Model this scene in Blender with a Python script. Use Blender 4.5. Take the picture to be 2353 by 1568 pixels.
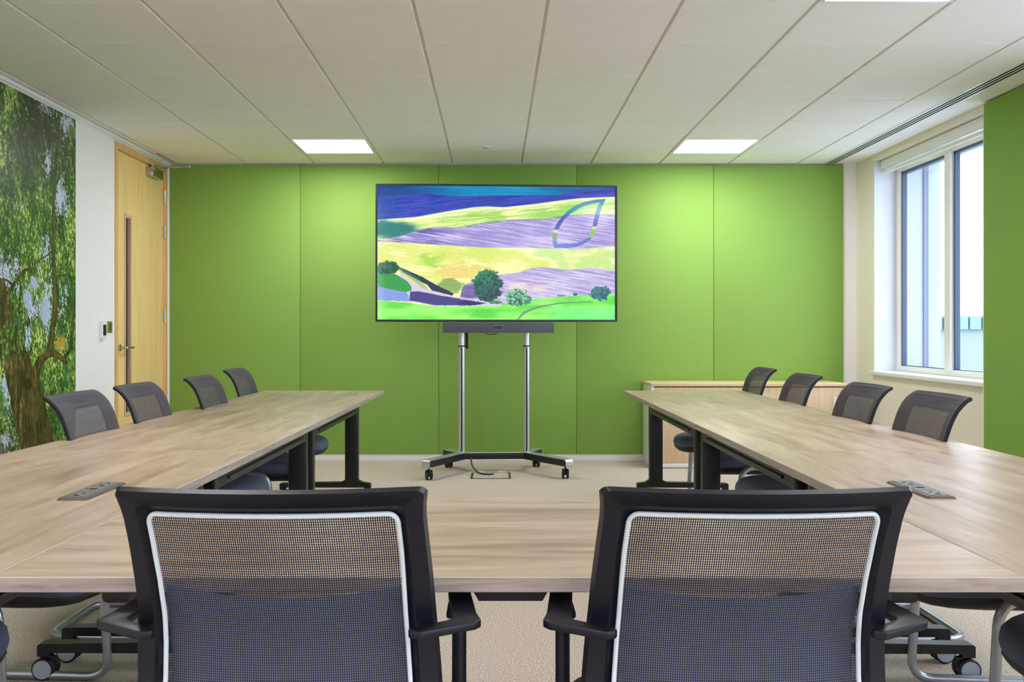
import bpy, bmesh, math, random
import numpy as np
from mathutils import Vector, Matrix

random.seed(7)
for o in list(bpy.data.objects):
    bpy.data.objects.remove(o, do_unlink=True)
SC = bpy.context.scene
COL = SC.collection

# ------------------------------------------------------------------ camera
F_PX, W_PX = 2200.0, 2353.0
CAM_Z = 1.12
cam_data = bpy.data.cameras.new('camera')
cam = bpy.data.objects.new('camera', cam_data)
COL.objects.link(cam)
cam.location = (0, 0, CAM_Z)
cam.rotation_euler = (math.pi / 2, 0, 0)
cam_data.sensor_width = 36.0
cam_data.lens = 36.0 * F_PX / W_PX
cam_data.shift_x = 40.5 / W_PX
cam_data.shift_y = -20.0 / W_PX
cam_data.clip_start = 0.05
cam_data.clip_end = 300
SC.camera = cam

# ------------------------------------------------------------------ light
world = bpy.data.worlds.new('overcast_sky')
SC.world = world
world.use_nodes = True
_bg = world.node_tree.nodes['Background']
_bg.inputs[0].default_value = (0.86, 0.91, 1.06, 1)
_bg.inputs[1].default_value = 4.8
PANEL_STRENGTH = 20.0
PANEL_COLOUR = (0.965, 0.965, 1.015)
SC.view_settings.view_transform = 'Standard'
SC.view_settings.look = 'None'
SC.view_settings.exposure = 0.43
SC.view_settings.gamma = 1.0
SC.view_settings.use_curve_mapping = False
SC.cycles.max_bounces = 8
SC.cycles.diffuse_bounces = 6
SC.cycles.glossy_bounces = 2
SC.cycles.transparent_max_bounces = 8
SC.cycles.caustics_reflective = False
SC.cycles.caustics_refractive = False
SC.cycles.sample_clamp_indirect = 6.0
SC.cycles.use_adaptive_sampling = True
SC.cycles.adaptive_threshold = 0.03
SC.cycles.use_denoising = True


# ------------------------------------------------------------------ helpers
def lin(r, g, b):
    def f(c):
        c /= 255.0
        return c / 12.92 if c <= 0.04045 else ((c + 0.055) / 1.055) ** 2.4
    return (f(r), f(g), f(b), 1.0)


def tag(o, label=None, cat=None, group=None, kind=None):
    if label:
        o['label'] = label
    if cat:
        o['category'] = cat
    if group:
        o['group'] = group
    if kind:
        o['kind'] = kind
    return o


def empty(name, loc=(0, 0, 0), rz=0.0, parent=None):
    o = bpy.data.objects.new(name, None)
    o.empty_display_size = 0.1
    COL.objects.link(o)
    o.location = loc
    o.rotation_euler = (0, 0, rz)
    if parent:
        o.parent = parent
    return o


class Geo:
    """collects shapes into one mesh"""

    def __init__(self):
        self.v, self.f, self.m = [], [], []

    def add(self, verts, faces, mi=0):
        b = len(self.v)
        self.v += [tuple(p) for p in verts]
        self.f += [tuple(b + i for i in f) for f in faces]
        self.m += [mi] * len(faces)
        return self

    def box(self, x0, x1, y0, y1, z0, z1, mi=0):
        v = [(x0, y0, z0), (x1, y0, z0), (x1, y1, z0), (x0, y1, z0),
             (x0, y0, z1), (x1, y0, z1), (x1, y1, z1), (x0, y1, z1)]
        return self.add(v, [(3, 2, 1, 0), (4, 5, 6, 7), (0, 1, 5, 4), (1, 2, 6, 5), (2, 3, 7, 6), (3, 0, 4, 7)], mi)

    def bbox(self, x0, x1, y0, y1, z0, z1, r=0.004, seg=2, mi=0):
        """bevelled box"""
        bm = bmesh.new()
        bmesh.ops.create_cube(bm, size=1.0)
        sx, sy, sz = x1 - x0, y1 - y0, z1 - z0
        for q in bm.verts:
            q.co = Vector((x0 + (q.co.x + .5) * sx, y0 + (q.co.y + .5) * sy, z0 + (q.co.z + .5) * sz))
        r = min(r, 0.49 * min(sx, sy, sz))
        bmesh.ops.bevel(bm, geom=list(bm.edges), offset=r, segments=seg, profile=0.5, affect='EDGES')
        return self.bm(bm, mi)

    def bm(self, bm, mi=0, mat=None):
        bm.verts.ensure_lookup_table()
        bm.verts.index_update()
        vs = [(mat @ q.co) if mat else q.co.copy() for q in bm.verts]
        fs = [tuple(q.index for q in f.verts) for f in bm.faces]
        bm.free()
        return self.add(vs, fs, mi)

    def cyl(self, p0, p1, r0, r1=None, n=16, mi=0, cap=True):
        r1 = r0 if r1 is None else r1
        return self.tube([p0, p1], [r0, r1], n, mi, cap)

    def tube(self, pts, rad, n=10, mi=0, cap=True, closed=False):
        pts = [Vector(p) for p in pts]
        k = len(pts)
        if not isinstance(rad, (list, tuple)):
            rad = [rad] * k
        tg = []
        for i in range(k):
            if closed:
                t = (pts[(i + 1) % k] - pts[i - 1])
            elif i == 0:
                t = pts[1] - pts[0]
            elif i == k - 1:
                t = pts[-1] - pts[-2]
            else:
                t = (pts[i + 1] - pts[i]).normalized() + (pts[i] - pts[i - 1]).normalized()
            tg.append(t.normalized())
        up = Vector((0, 0, 1)) if abs(tg[0].z) < .9 else Vector((1, 0, 0))
        nrm = tg[0].cross(up).normalized()
        V = []
        for i in range(k):
            if i:
                nrm = (nrm - tg[i] * nrm.dot(tg[i])).normalized()
            bn = tg[i].cross(nrm)
            for j in range(n):
                a = 2 * math.pi * j / n
                V.append(pts[i] + (nrm * math.cos(a) + bn * math.sin(a)) * rad[i])
        Fc = []
        rng = k if closed else k - 1
        for i in range(rng):
            i2 = (i + 1) % k
            for j in range(n):
                j2 = (j + 1) % n
                Fc.append((i * n + j, i * n + j2, i2 * n + j2, i2 * n + j))
        if cap and not closed:
            Fc.append(tuple(range(n))[::-1])
            Fc.append(tuple((k - 1) * n + j for j in range(n)))
        return self.add(V, Fc, mi)

    def prism(self, poly, z0, z1, mi=0, axes='xyz'):
        """extrude a 2-D polygon; axes says which world axis takes poly.x, poly.y, depth"""
        n = len(poly)
        idx = ['xyz'.index(c) for c in axes]
        V = []
        for z in (z0, z1):
            for p in poly:
                q = [0, 0, 0]
                q[idx[0]], q[idx[1]], q[idx[2]] = p[0], p[1], z
                V.append(tuple(q))
        Fc = [tuple(range(n))[::-1], tuple(range(n, 2 * n))]
        for i in range(n):
            j = (i + 1) % n
            Fc.append((i, j, n + j, n + i))
        return self.add(V, Fc, mi)

    def build(self, name, mats, parent=None, smooth=True, angle=35):
        me = bpy.data.meshes.new(name)
        me.from_pydata(self.v, [], self.f)
        if not isinstance(mats, (list, tuple)):
            mats = [mats]
        for m in mats:
            me.materials.append(m)
        if len(mats) > 1:
            me.polygons.foreach_set('material_index', self.m)
        bm = bmesh.new()
        bm.from_mesh(me)
        bmesh.ops.recalc_face_normals(bm, faces=bm.faces)
        bm.to_mesh(me)
        bm.free()
        if smooth:
            me.polygons.foreach_set('use_smooth', [True] * len(me.polygons))
            me.set_sharp_from_angle(angle=math.radians(angle))
        me.update()
        return link(name, me, parent)


def link(name, me, parent=None):
    o = bpy.data.objects.new(name, me)
    COL.objects.link(o)
    if parent:
        o.parent = parent
    return o


def share(src, parent=None, loc=None, rz=None):
    o = src.copy()
    COL.objects.link(o)
    if parent:
        o.parent = parent
    if loc is not None:
        o.location = loc
    if rz is not None:
        o.rotation_euler = (0, 0, rz)
    return o


def copy_tree(o, parent=None):
    c = o.copy()
    COL.objects.link(c)
    c.parent = parent
    for ch in [q for q in bpy.data.objects if q.parent == o]:
        copy_tree(ch, c)
    return c


def arc(cx, cy, r, a0, a1, n):
    return [(cx + r * math.cos(math.radians(a0 + (a1 - a0) * i / n)),
             cy + r * math.sin(math.radians(a0 + (a1 - a0) * i / n))) for i in range(n + 1)]


def smoothpath(pts, r, n=6):
    """round the corners of a 3-D polyline with radius-like distance r"""
    pts = [Vector(p) for p in pts]
    out = [pts[0]]
    for i in range(1, len(pts) - 1):
        a, b, c = pts[i - 1], pts[i], pts[i + 1]
        d1, d2 = (a - b), (c - b)
        rr = min(r, d1.length * .49, d2.length * .49)
        p0, p2 = b + d1.normalized() * rr, b + d2.normalized() * rr
        for k in range(n + 1):
            t = k / n
            out.append(p0 * (1 - t) ** 2 + b * 2 * t * (1 - t) + p2 * t * t)
    out.append(pts[-1])
    return out


# ------------------------------------------------------------------ materials
def mat_new(name):
    m = bpy.data.materials.new(name)
    m.use_nodes = True
    nt = m.node_tree
    return m, nt, nt.nodes['Principled BSDF']


def plain(name, col, rough=0.5, metal=0.0, spec=0.5, noise=0.0, nscale=40.0, bump=0.0, bscale=300.0):
    m, nt, b = mat_new(name)
    b.inputs['Base Color'].default_value = col
    b.inputs['Roughness'].default_value = rough
    b.inputs['Metallic'].default_value = metal
    b.inputs['Specular IOR Level'].default_value = spec
    tc = nt.nodes.new('ShaderNodeTexCoord')
    if noise:
        n = nt.nodes.new('ShaderNodeTexNoise')
        n.inputs['Scale'].default_value = nscale
        n.inputs['Detail'].default_value = 4
        nt.links.new(tc.outputs['Object'], n.inputs['Vector'])
        r = nt.nodes.new('ShaderNodeMapRange')
        r.inputs[1].default_value, r.inputs[2].default_value = .3, .7
        r.inputs[3].default_value, r.inputs[4].default_value = 1 - noise, 1 + noise
        nt.links.new(n.outputs['Fac'], r.inputs[0])
        mx = nt.nodes.new('ShaderNodeVectorMath')
        mx.operation = 'SCALE'
        mx.inputs[0].default_value = col[:3]
        nt.links.new(r.outputs[0], mx.inputs['Scale'])
        nt.links.new(mx.outputs[0], b.inputs['Base Color'])
    if bump:
        n2 = nt.nodes.new('ShaderNodeTexNoise')
        n2.inputs['Scale'].default_value = bscale
        n2.inputs['Detail'].default_value = 2
        nt.links.new(tc.outputs['Object'], n2.inputs['Vector'])
        bp = nt.nodes.new('ShaderNodeBump')
        bp.inputs['Strength'].default_value = bump
        bp.inputs['Distance'].default_value = 0.002
        nt.links.new(n2.outputs['Fac'], bp.inputs['Height'])
        nt.links.new(bp.outputs[0], b.inputs['Normal'])
    return m


def wood(name, stops, scale, stretch, rough=0.45, seed=0.0, fine=0.5, knots=0.0):
    """stretch: object-space multipliers, small along the grain"""
    m, nt, b = mat_new(name)
    tc = nt.nodes.new('ShaderNodeTexCoord')
    mp = nt.nodes.new('ShaderNodeMapping')
    mp.inputs['Scale'].default_value = stretch
    mp.inputs['Location'].default_value = (seed, seed * 1.7, seed * .6)
    nt.links.new(tc.outputs['Object'], mp.inputs['Vector'])
    n1 = nt.nodes.new('ShaderNodeTexNoise')
    n1.inputs['Scale'].default_value = scale
    n1.inputs['Detail'].default_value = 6
    n1.inputs['Roughness'].default_value = .62
    n1.inputs['Distortion'].default_value = .6
    nt.links.new(mp.outputs[0], n1.inputs['Vector'])
    n2 = nt.nodes.new('ShaderNodeTexNoise')
    n2.inputs['Scale'].default_value = scale * 9
    n2.inputs['Detail'].default_value = 3
    nt.links.new(mp.outputs[0], n2.inputs['Vector'])
    mx = nt.nodes.new('ShaderNodeMath')
    mx.operation = 'MULTIPLY_ADD'
    mx.inputs[1].default_value = fine * .35
    nt.links.new(n2.outputs['Fac'], mx.inputs[0])
    nt.links.new(n1.outputs['Fac'], mx.inputs[2])
    cr = nt.nodes.new('ShaderNodeValToRGB')
    el = cr.color_ramp.elements
    while len(el) < len(stops):
        el.new(0.5)
    for e, (p, c) in zip(el, stops):
        e.position, e.color = p, c
    nt.links.new(mx.outputs[0], cr.inputs[0])
    if knots:
        mp3 = nt.nodes.new('ShaderNodeMapping')
        mp3.inputs['Scale'].default_value = tuple(q * (1.5 if q > 1 else .62) for q in stretch)
        mp3.inputs['Location'].default_value = (seed * 2.1, seed, 0)
        nt.links.new(tc.outputs['Object'], mp3.inputs['Vector'])
        n3 = nt.nodes.new('ShaderNodeTexNoise')
        n3.inputs['Scale'].default_value = scale * 3.4
        n3.inputs['Detail'].default_value = 5
        n3.inputs['Roughness'].default_value = .7
        n3.inputs['Distortion'].default_value = .9
        nt.links.new(mp3.outputs[0], n3.inputs['Vector'])
        r3 = nt.nodes.new('ShaderNodeMapRange')
        r3.inputs[1].default_value, r3.inputs[2].default_value = .26, .42
        r3.inputs[3].default_value, r3.inputs[4].default_value = 1 - knots, 1.0
        nt.links.new(n3.outputs['Fac'], r3.inputs[0])
        vm = nt.nodes.new('ShaderNodeVectorMath')
        vm.operation = 'SCALE'
        nt.links.new(cr.outputs[0], vm.inputs[0])
        nt.links.new(r3.outputs[0], vm.inputs['Scale'])
        nt.links.new(vm.outputs[0], b.inputs['Base Color'])
    else:
        nt.links.new(cr.outputs[0], b.inputs['Base Color'])
    b.inputs['Roughness'].default_value = rough
    return m


M = {}
M['white_wall'] = plain('white_painted_wall', lin(244, 243, 246), .6, noise=.01)
M['cream_wall'] = plain('cream_painted_wall', lin(236, 228, 212), .6, noise=.01)
M['white_gloss'] = plain('white_gloss_trim', lin(240, 240, 242), .3)
M['tile'] = plain('mineral_ceiling_tile', lin(243, 240, 238), .85, noise=.015, nscale=9, bump=.15, bscale=260)
M['grid'] = plain('white_ceiling_grid', lin(214, 210, 200), .5)
M['void'] = plain('dark_ceiling_void', lin(60, 60, 60), .9)
M['black'] = plain('matt_black_plastic', lin(11, 15, 28), .42, spec=.4)
M['black_metal'] = plain('black_powder_coat', lin(24, 25, 29), .38)
M['graphite'] = plain('graphite_plastic', lin(44, 48, 62), .38, bump=.05, bscale=900)
M['rubber'] = plain('black_rubber', lin(22, 22, 24), .5)
M['hubgrey'] = plain('pale_grey_caster_hub', lin(176, 186, 198), .4)
M['silver'] = plain('brushed_aluminium', lin(214, 217, 222), .34, metal=.8)
M['steel'] = plain('satin_steel', lin(196, 196, 194), .22, metal=1.0)
M['silver_paint'] = plain('silver_painted_tube', lin(176, 180, 190), .3, metal=.75)
M['trim_white'] = plain('pale_blue_white_piping', lin(226, 238, 246), .35)
M['seat'] = plain('slate_blue_fabric', lin(84, 90, 112), .85, noise=.12, nscale=300, bump=.25, bscale=700)
M['seat_dark'] = plain('charcoal_seat_shell', lin(30, 30, 34), .5)
M['knit'] = plain('charcoal_knit_rib', lin(82, 78, 84), .7)
M['thread'] = plain('black_mesh_thread', lin(34, 38, 52), .55)
M['lumbar'] = plain('blue_grey_lumbar_fabric', lin(186, 200, 236), .8, noise=.06, nscale=200)
M['bezel'] = plain('dark_grey_bezel', lin(46, 50, 58), .35)
M['cloth_grille'] = plain('grey_speaker_cloth', lin(92, 96, 106), .8, noise=.2, nscale=900)
M['lens'] = plain('black_lens_glass', lin(16, 16, 20), .08)
M['dark_pane'] = plain('dark_vision_glass', lin(10, 10, 12), .25, spec=.12)
M['brushed'] = plain('bronze_grey_metal', lin(126, 119, 110), .35, metal=.85)
M['socket_face'] = plain('grey_socket_plate', lin(116, 115, 110), .4, metal=.3)
M['hole'] = plain('black_socket_hole', lin(8, 8, 8), .8, spec=.1)
M['window_frame'] = plain('ivory_window_frame', lin(240, 238, 228), .35)
M['reveal'] = plain('pale_reveal_paint', lin(212, 216, 226), .5)
M['gasket'] = plain('dark_blue_gasket', lin(66, 84, 112), .4)
M['facade'] = plain('pale_cladding', lin(170, 177, 182), .5, noise=.02)
M['facade_dark'] = plain('grey_cladding_joint', lin(112, 118, 146), .5)
M['roof_white'] = plain('pale_roof_sheet', lin(132, 142, 150), .6, noise=.04, nscale=2)
M['ground'] = plain('pale_concrete_yard', lin(224, 226, 226), .8)
M['deck'] = plain('pale_roof_deck', lin(188, 196, 202), .7, noise=.04, nscale=2)
M['roof_blue'] = plain('blue_roof_fascia', lin(112, 138, 152), .5)
M['green'] = plain('green_acoustic_fabric', (.258, .435, .094, 1), .9, spec=.15, noise=.05, nscale=350, bump=.3, bscale=500)
M['cable'] = plain('black_cable', lin(24, 24, 26), .5)
M['cable_pale'] = plain('pale_plug', lin(206, 200, 200), .5)  # pale tone of the floor outlet's flap and cable exit

WOOD_STOPS = [(.34, lin(131, 108, 86)), (.50, lin(163, 139, 114)), (.62, lin(183, 160, 136)), (.80, lin(199, 179, 157))]
M['top_y'] = wood('washed_oak_laminate_lengthwise', WOOD_STOPS, 3.2, (4.2, .55, 4), .36, seed=2.3, knots=.28)
M['top_y2'] = wood('washed_oak_laminate_lengthwise_b', WOOD_STOPS, 3.2, (4.2, .55, 4), .36, seed=7.9, knots=.28)
M['top_y3'] = wood('washed_oak_laminate_lengthwise_c', WOOD_STOPS, 3.2, (4.2, .55, 4), .36, seed=13.1, knots=.28)
M['edge'] = wood('washed_oak_edge_band', [(.34, lin(114, 103, 97)), (.52, lin(152, 140, 132)), (.7, lin(170, 158, 149))], 6, (1, .7, 9), .5, seed=1.1)
M['edge_glint'] = plain('painted_bevel_glint', lin(192, 178, 162), .5)  # pale tone stands in for light catching the tabletop bevels
M['door'] = wood('pale_oak_door_veneer', [(.3, lin(226, 184, 116)), (.5, lin(242, 206, 138)), (.7, lin(248, 216, 152))], 5, (3, 3, .35), .42, seed=.4)
M['door_frame'] = wood('oak_door_frame', [(.3, lin(196, 146, 86)), (.5, lin(220, 174, 112)), (.7, lin(232, 190, 128))], 6, (4, 4, .4), .42, seed=5.4)
M['bead'] = wood('pinkish_oak_bead', [(.3, lin(196, 160, 132)), (.6, lin(216, 184, 154))], 6, (4, 4, .4), .45, seed=3.4)
M['cab'] = wood('light_oak_cabinet', [(.3, lin(206, 174, 134)), (.5, lin(222, 194, 156)), (.7, lin(230, 204, 170))], 7, (6, 6, .4), .45, seed=8.8)
M['cab_top'] = wood('light_oak_cabinet_top', [(.3, lin(206, 174, 130)), (.5, lin(224, 196, 150)), (.7, lin(232, 206, 164))], 7, (.5, 6, 6), .42, seed=9.8)


def carpet_mat():
    m, nt, b = mat_new('taupe_loop_carpet')
    tc = nt.nodes.new('ShaderNodeTexCoord')
    v = nt.nodes.new('ShaderNodeTexNoise')
    v.inputs['Scale'].default_value = 150
    v.inputs['Detail'].default_value = 4
    v.inputs['Roughness'].default_value = .95
    nt.links.new(tc.outputs['Object'], v.inputs['Vector'])
    cr = nt.nodes.new('ShaderNodeValToRGB')
    e = cr.color_ramp.elements
    e[0].position, e[0].color = .38, lin(136, 120, 107)
    e[1].position, e[1].color = .62, lin(246, 233, 216)
    nt.links.new(v.outputs['Fac'], cr.inputs[0])
    nt.links.new(cr.outputs[0], b.inputs['Base Color'])
    bp = nt.nodes.new('ShaderNodeBump')
    bp.inputs['Strength'].default_value = .5
    bp.inputs['Distance'].default_value = .003
    nt.links.new(v.outputs['Fac'], bp.inputs['Height'])
    nt.links.new(bp.outputs[0], b.inputs['Normal'])
    b.inputs['Roughness'].default_value = .95
    b.inputs['Specular IOR Level'].default_value = .1
    return m


def glass_mat():
    m, nt, b = mat_new('clear_window_glass')
    nt.nodes.remove(b)
    out = nt.nodes['Material Output']
    tr = nt.nodes.new('ShaderNodeBsdfTransparent')
    tr.inputs[0].default_value = (.93, .965, .975, 1)
    gl = nt.nodes.new('ShaderNodeBsdfGlossy')
    gl.inputs['Roughness'].default_value = .02
    lw = nt.nodes.new('ShaderNodeLayerWeight')
    lw.inputs[0].default_value = .5
    pw = nt.nodes.new('ShaderNodeMath')
    pw.operation = 'POWER'
    pw.inputs[1].default_value = 5.0
    nt.links.new(lw.outputs['Facing'], pw.inputs[0])
    fr = nt.nodes.new('ShaderNodeMath')
    fr.operation = 'MULTIPLY_ADD'
    fr.inputs[1].default_value, fr.inputs[2].default_value = .9, .03
    nt.links.new(pw.outputs[0], fr.inputs[0])
    mx = nt.nodes.new('ShaderNodeMixShader')
    nt.links.new(fr.outputs[0], mx.inputs[0])
    nt.links.new(tr.outputs[0], mx.inputs[1])
    nt.links.new(gl.outputs[0], mx.inputs[2])
    nt.links.new(mx.outputs[0], out.inputs[0])
    return m


def lamp_mat():
    m, nt, b = mat_new('lit_led_diffuser')
    b.inputs['Base Color'].default_value = (.8, .8, .8, 1)
    b.inputs['Emission Color'].default_value = PANEL_COLOUR + (1,)
    b.inputs['Emission Strength'].default_value = PANEL_STRENGTH
    return m


def print_mat(name, emit=0.0, rough=.35):
    m, nt, b = mat_new(name)
    at = nt.nodes.new('ShaderNodeAttribute')
    at.attribute_name = 'print'
    if emit:
        b.inputs['Base Color'].default_value = (.01, .01, .012, 1)
        nt.links.new(at.outputs['Color'], b.inputs['Emission Color'])
        b.inputs['Emission Strength'].default_value = emit
    else:
        nt.links.new(at.outputs['Color'], b.inputs['Base Color'])
    b.inputs['Roughness'].default_value = rough
    return m


M['carpet'] = carpet_mat()
M['glass'] = glass_mat()
M['lamp'] = lamp_mat()
M['screen'] = print_mat('lit_landscape_screen', emit=.84, rough=.12)
M['screen'].cycles.emission_sampling = 'NONE'
M['mural'] = print_mat('printed_tree_mural', rough=.38)

# ------------------------------------------------------------------ room constants
XL, XR = -2.84, 3.15          # left and right wall faces
YB, YF = 8.333, -3.60         # far (screen) wall and the wall behind the camera
ZC = 2.59                     # underside of the ceiling tiles

# ------------------------------------------------------------------ floor
tag(Geo().box(XL - .3, XR + .6, YF - .2, YB + .2, -.12, 0).build('floor', M['carpet'], smooth=False), 'taupe speckled loop carpet of the meeting room', kind='structure')

# far wall: white masonry, five green fabric panels in front of it
wall_back = Geo().box(XL - .3, XR + .6, YB + .03, YB + .25, -.1, 2.75).build('wall_back', M['white_wall'], smooth=False)
tag(wall_back, 'far wall covered with green acoustic fabric panels', kind='structure')
seams = [-2.825, -1.69, -.485, .716, 1.909, 3.04]
for i in range(5):
    g = Geo().bbox(seams[i] + .0015, seams[i + 1] - .0015, YB, YB + .03, .058, ZC - .012, .003, 2)
    g.build('panel', M['green'], wall_back)
base_b = Geo().bbox(XL, 3.04, YB + .006, YB + .03, 0, .058, .003).build('baseboard_back', M['white_gloss'])
tag(base_b, 'white skirting strip under the green fabric wall', kind='structure')
trim1 = Geo().box(XL, -2.826, YB - .004, YB + .03, 0, ZC).build('trim_1', M['white_gloss'], smooth=False)
tag(trim1, 'narrow white corner strip between oak door and green wall', kind='structure')

# left wall with a door opening
DY0, DY1, DZ = 7.157, 8.286, 2.553
wl = Geo()
wl.box(XL - .2, XL, YF - .2, DY0, -.1, 2.75)
wl.box(XL - .2, XL, DY1, YB + .03, -.1, 2.75)
wl.box(XL - .2, XL, DY0, DY1, DZ, 2.75)
tag(wl.build('wall_left', M['white_wall'], smooth=False), 'white left wall with the mural and the oak door', kind='structure')
tag(Geo().bbox(XL, XL + .014, YF, 6.3, 0, .08, .003).build('baseboard_left', M['white_gloss']), 'white skirting along the mural wall', kind='structure')

# wall behind the camera
tag(Geo().box(XL - .3, XR + .6, YF - .2, YF, -.1, 2.75).build('wall_front', M['white_wall'], smooth=False), 'plain white wall behind the viewer', kind='structure')

# right wall, thick, with three window openings
XO = 3.69                     # outer face
SILL, HEAD = .80, 2.545
OPEN = [(6.02, 7.947), (2.2, 4.75), (-2.9, .95)]
wr = Geo()
ys = [YB + .03]
for a, b in OPEN:
    ys += [b, a]
ys.append(YF - .2)
for i in range(0, len(ys), 2):
    wr.box(XR, XO, ys[i + 1], ys[i], -.1, 2.75)
for a, b in OPEN:
    wr.box(XR, XO, a, b, -.1, SILL - .03)
    wr.box(XR, XO, a, b, HEAD, 2.75)
wall_right = wr.build('wall_right', M['cream_wall'], smooth=False)
tag(wall_right, 'cream right wall with deep window openings', kind='structure')
pan_r = [(4.88, 6.105), (1.08, 2.08)]
for a, b in pan_r:
    Geo().bbox(XR - .03, XR, a, b, .058, ZC - .012, .003, 2).build('panel', M['green'], wall_right)
    Geo().bbox(XR - .031, XR, b, b + .006, .058, ZC - .012, .001, 1).build('panel_edge', M['white_gloss'], wall_right)
trim2 = Geo().box(3.04, XR, YB + .012, YB + .03, 0, ZC).build('trim_2', M['white_wall'], smooth=False)
tag(trim2, 'white strip between the green wall and the window wall', kind='structure')
tag(Geo().bbox(XR - .012, XR, 6.13, YB, 0, .08, .003).build('baseboard_right', M['white_gloss']), 'white skirting under the window', kind='structure')


def window(n, a, b, label):
    e = empty('window_%d' % n, (0, 0, 0))
    tag(e, label, kind='structure')
    xi, xo = 3.335, 3.40
    fw = .055
    z0, z1 = SILL, HEAD - .05
    mid = (7.03 if n == 1 else (a + b) / 2)
    # window board
    Geo().bbox(XR - .035, xi, (6.113 if n == 1 else a), b + .012, SILL - .03, SILL, .005, 2).build('window_sill', M['white_gloss'], e)
    Geo().box(XR + .002, xi, b - .004, b, SILL, HEAD).build('reveal_lining', M['reveal'], e, smooth=False)
    Geo().box(XR + .002, xi, a, a + .004, SILL, HEAD).build('reveal_lining', M['reveal'], e, smooth=False)
    Geo().bbox(3.20, xi, a + .006, b - .006, HEAD - .075, HEAD - .002, .012, 3).build('blind_cassette', M['white_gloss'], e)
    Geo().cyl((3.235, a + .02, HEAD - .10), (3.235, b - .03, HEAD - .10), .016, n=14).build('blind_tube', M['window_frame'], e)
    # outer frame
    g = Geo()
    g.bbox(xi, xo, b - fw - .01, b, z0, z1, .004)
    g.bbox(xi, xo, a, a + fw + .01, z0, z1, .004)
    g.bbox(xi, xo, a + fw, b - fw, z0, z0 + fw * .8, .004)
    g.bbox(xi, xo, a + fw, b - fw, z1 - fw, z1 + .05, .004)
    g.build('window_frame', M['window_frame'], e)
    Geo().bbox(xi - .012, xo, mid - .045, mid + .045, z0 + .03, z1 - .03, .004).build('mullion', M['window_frame'], e)
    for (p, q) in ((a + fw + .01, mid - .045), (mid + .045, b - fw - .01)):
        gs = Geo()
        t = .02
        gs.box(xi + .018, xo - .01, p, p + t, z0 + .04, z1 - .05)
        gs.box(xi + .018, xo - .01, q - t, q, z0 + .04, z1 - .05)
        gs.box(xi + .018, xo - .01, p, q, z0 + .04, z0 + .05)
        gs.box(xi + .018, xo - .01, p, q, z1 - .075, z1 - .05)
        s = gs.build('gasket', M['gasket'], e, smooth=False)
        Geo().box(3.366, 3.370, p + t, q - t, z0 + .05, z1 - .07).build('pane', M['glass'], s, smooth=False)
    # outer reveal cladding
    g = Geo()
    g.box(xo, XO + .01, b - .012, b - .001, z0, z1 + .05)
    g.box(xo, XO + .01, a + .001, a + .012, z0, z1 + .05)
    g.box(xo, XO + .01, a, b, z1 + .03, z1 + .049)
    g.box(xo, XO + .03, a, b, z0 - .02, z0 - .005)
    g.build('outer_reveal', M['facade'], e, smooth=False)
    Geo().box(3.555, 3.592, b - .026, b - .012, z0, z1 + .03).build('outer_joint', M['facade_dark'], e, smooth=False)
    return e


window(1, *OPEN[0], label='tall ivory-framed window with two panes beside the green panel')
window(2, *OPEN[1], label='ivory-framed window further along the right wall, out of view')
window(3, *OPEN[2], label='ivory-framed window behind the viewer in the right wall')

# ------------------------------------------------------------------ ceiling
ceil = Geo().box(XL - .3, XR + .6, YF - .2, YB + .25, ZC + .035, 2.76).build('ceiling', M['grid'], smooth=False)
tag(ceil, 'white suspended ceiling of square mineral tiles', kind='structure')
GX = [-2.764 + .6 * k for k in range(10)]
GY = [7.865 - .6 * k for k in range(20)]
LIGHTS = {(2, 0), (7, 0), (7, 6), (2, 7), (2, 12), (7, 12), (2, 17), (7, 17)}   # (column, row) cells that hold a lamp; the two rearmost rows are added fill
gapx, gapy = .016, .006


def tile_mesh(w, d):
    t = .013
    bm = bmesh.new()
    x, y = w / 2 - gapx / 2, d / 2 - gapy / 2
    g = Geo()
    c = .003
    v = [(-x, -y, t), (x, -y, t), (x, y, t), (-x, y, t), (-x, -y, c), (x, -y, c), (x, y, c), (-x, y, c),
         (-x + c, -y + .001, 0), (x - c, -y + .001, 0), (x - c, y - .001, 0), (-x + c, y - .001, 0)]
    g.add(v, [(0, 1, 5, 4), (1, 2, 6, 5), (2, 3, 7, 6), (3, 0, 4, 7), (4, 5, 9, 8), (5, 6, 10, 9), (6, 7, 11, 10), (7, 4, 8, 11), (8, 9, 10, 11), (0, 1, 2, 3)])
    bm.free()
    return g


proto_tile = None
for r in range(19):
    for c in range(9):
        if (c, r) in LIGHTS:
            continue
        loc = (GX[c] + .3, GY[r] - .3, ZC)
        if proto_tile is None:
            proto_tile = tile_mesh(.6, .6).build('tile', M['tile'], ceil, smooth=False)
            proto_tile.location = loc
        else:
            share(proto_tile, ceil, loc)
dcut = YB - .004 - GY[0]
cut = None
for c in range(9):                      # cut row against the green wall
    loc = (GX[c] + .3, GY[0] + dcut / 2, ZC)
    if cut is None:
        cut = tile_mesh(.6, dcut).build('cut_tile', M['tile'], ceil, smooth=False)
        cut.location = loc
    else:
        share(cut, ceil, loc)
cut = None
wcut = GX[0] - (XL + .03)
for r in range(19):                     # narrow cut tiles along the mural wall
    loc = ((GX[0] + XL + .03) / 2, GY[r] - .3, ZC)
    if cut is None:
        cut = tile_mesh(wcut, .6).build('cut_tile', M['tile'], ceil, smooth=False)
        cut.location = loc
    else:
        share(cut, ceil, loc)
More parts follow.
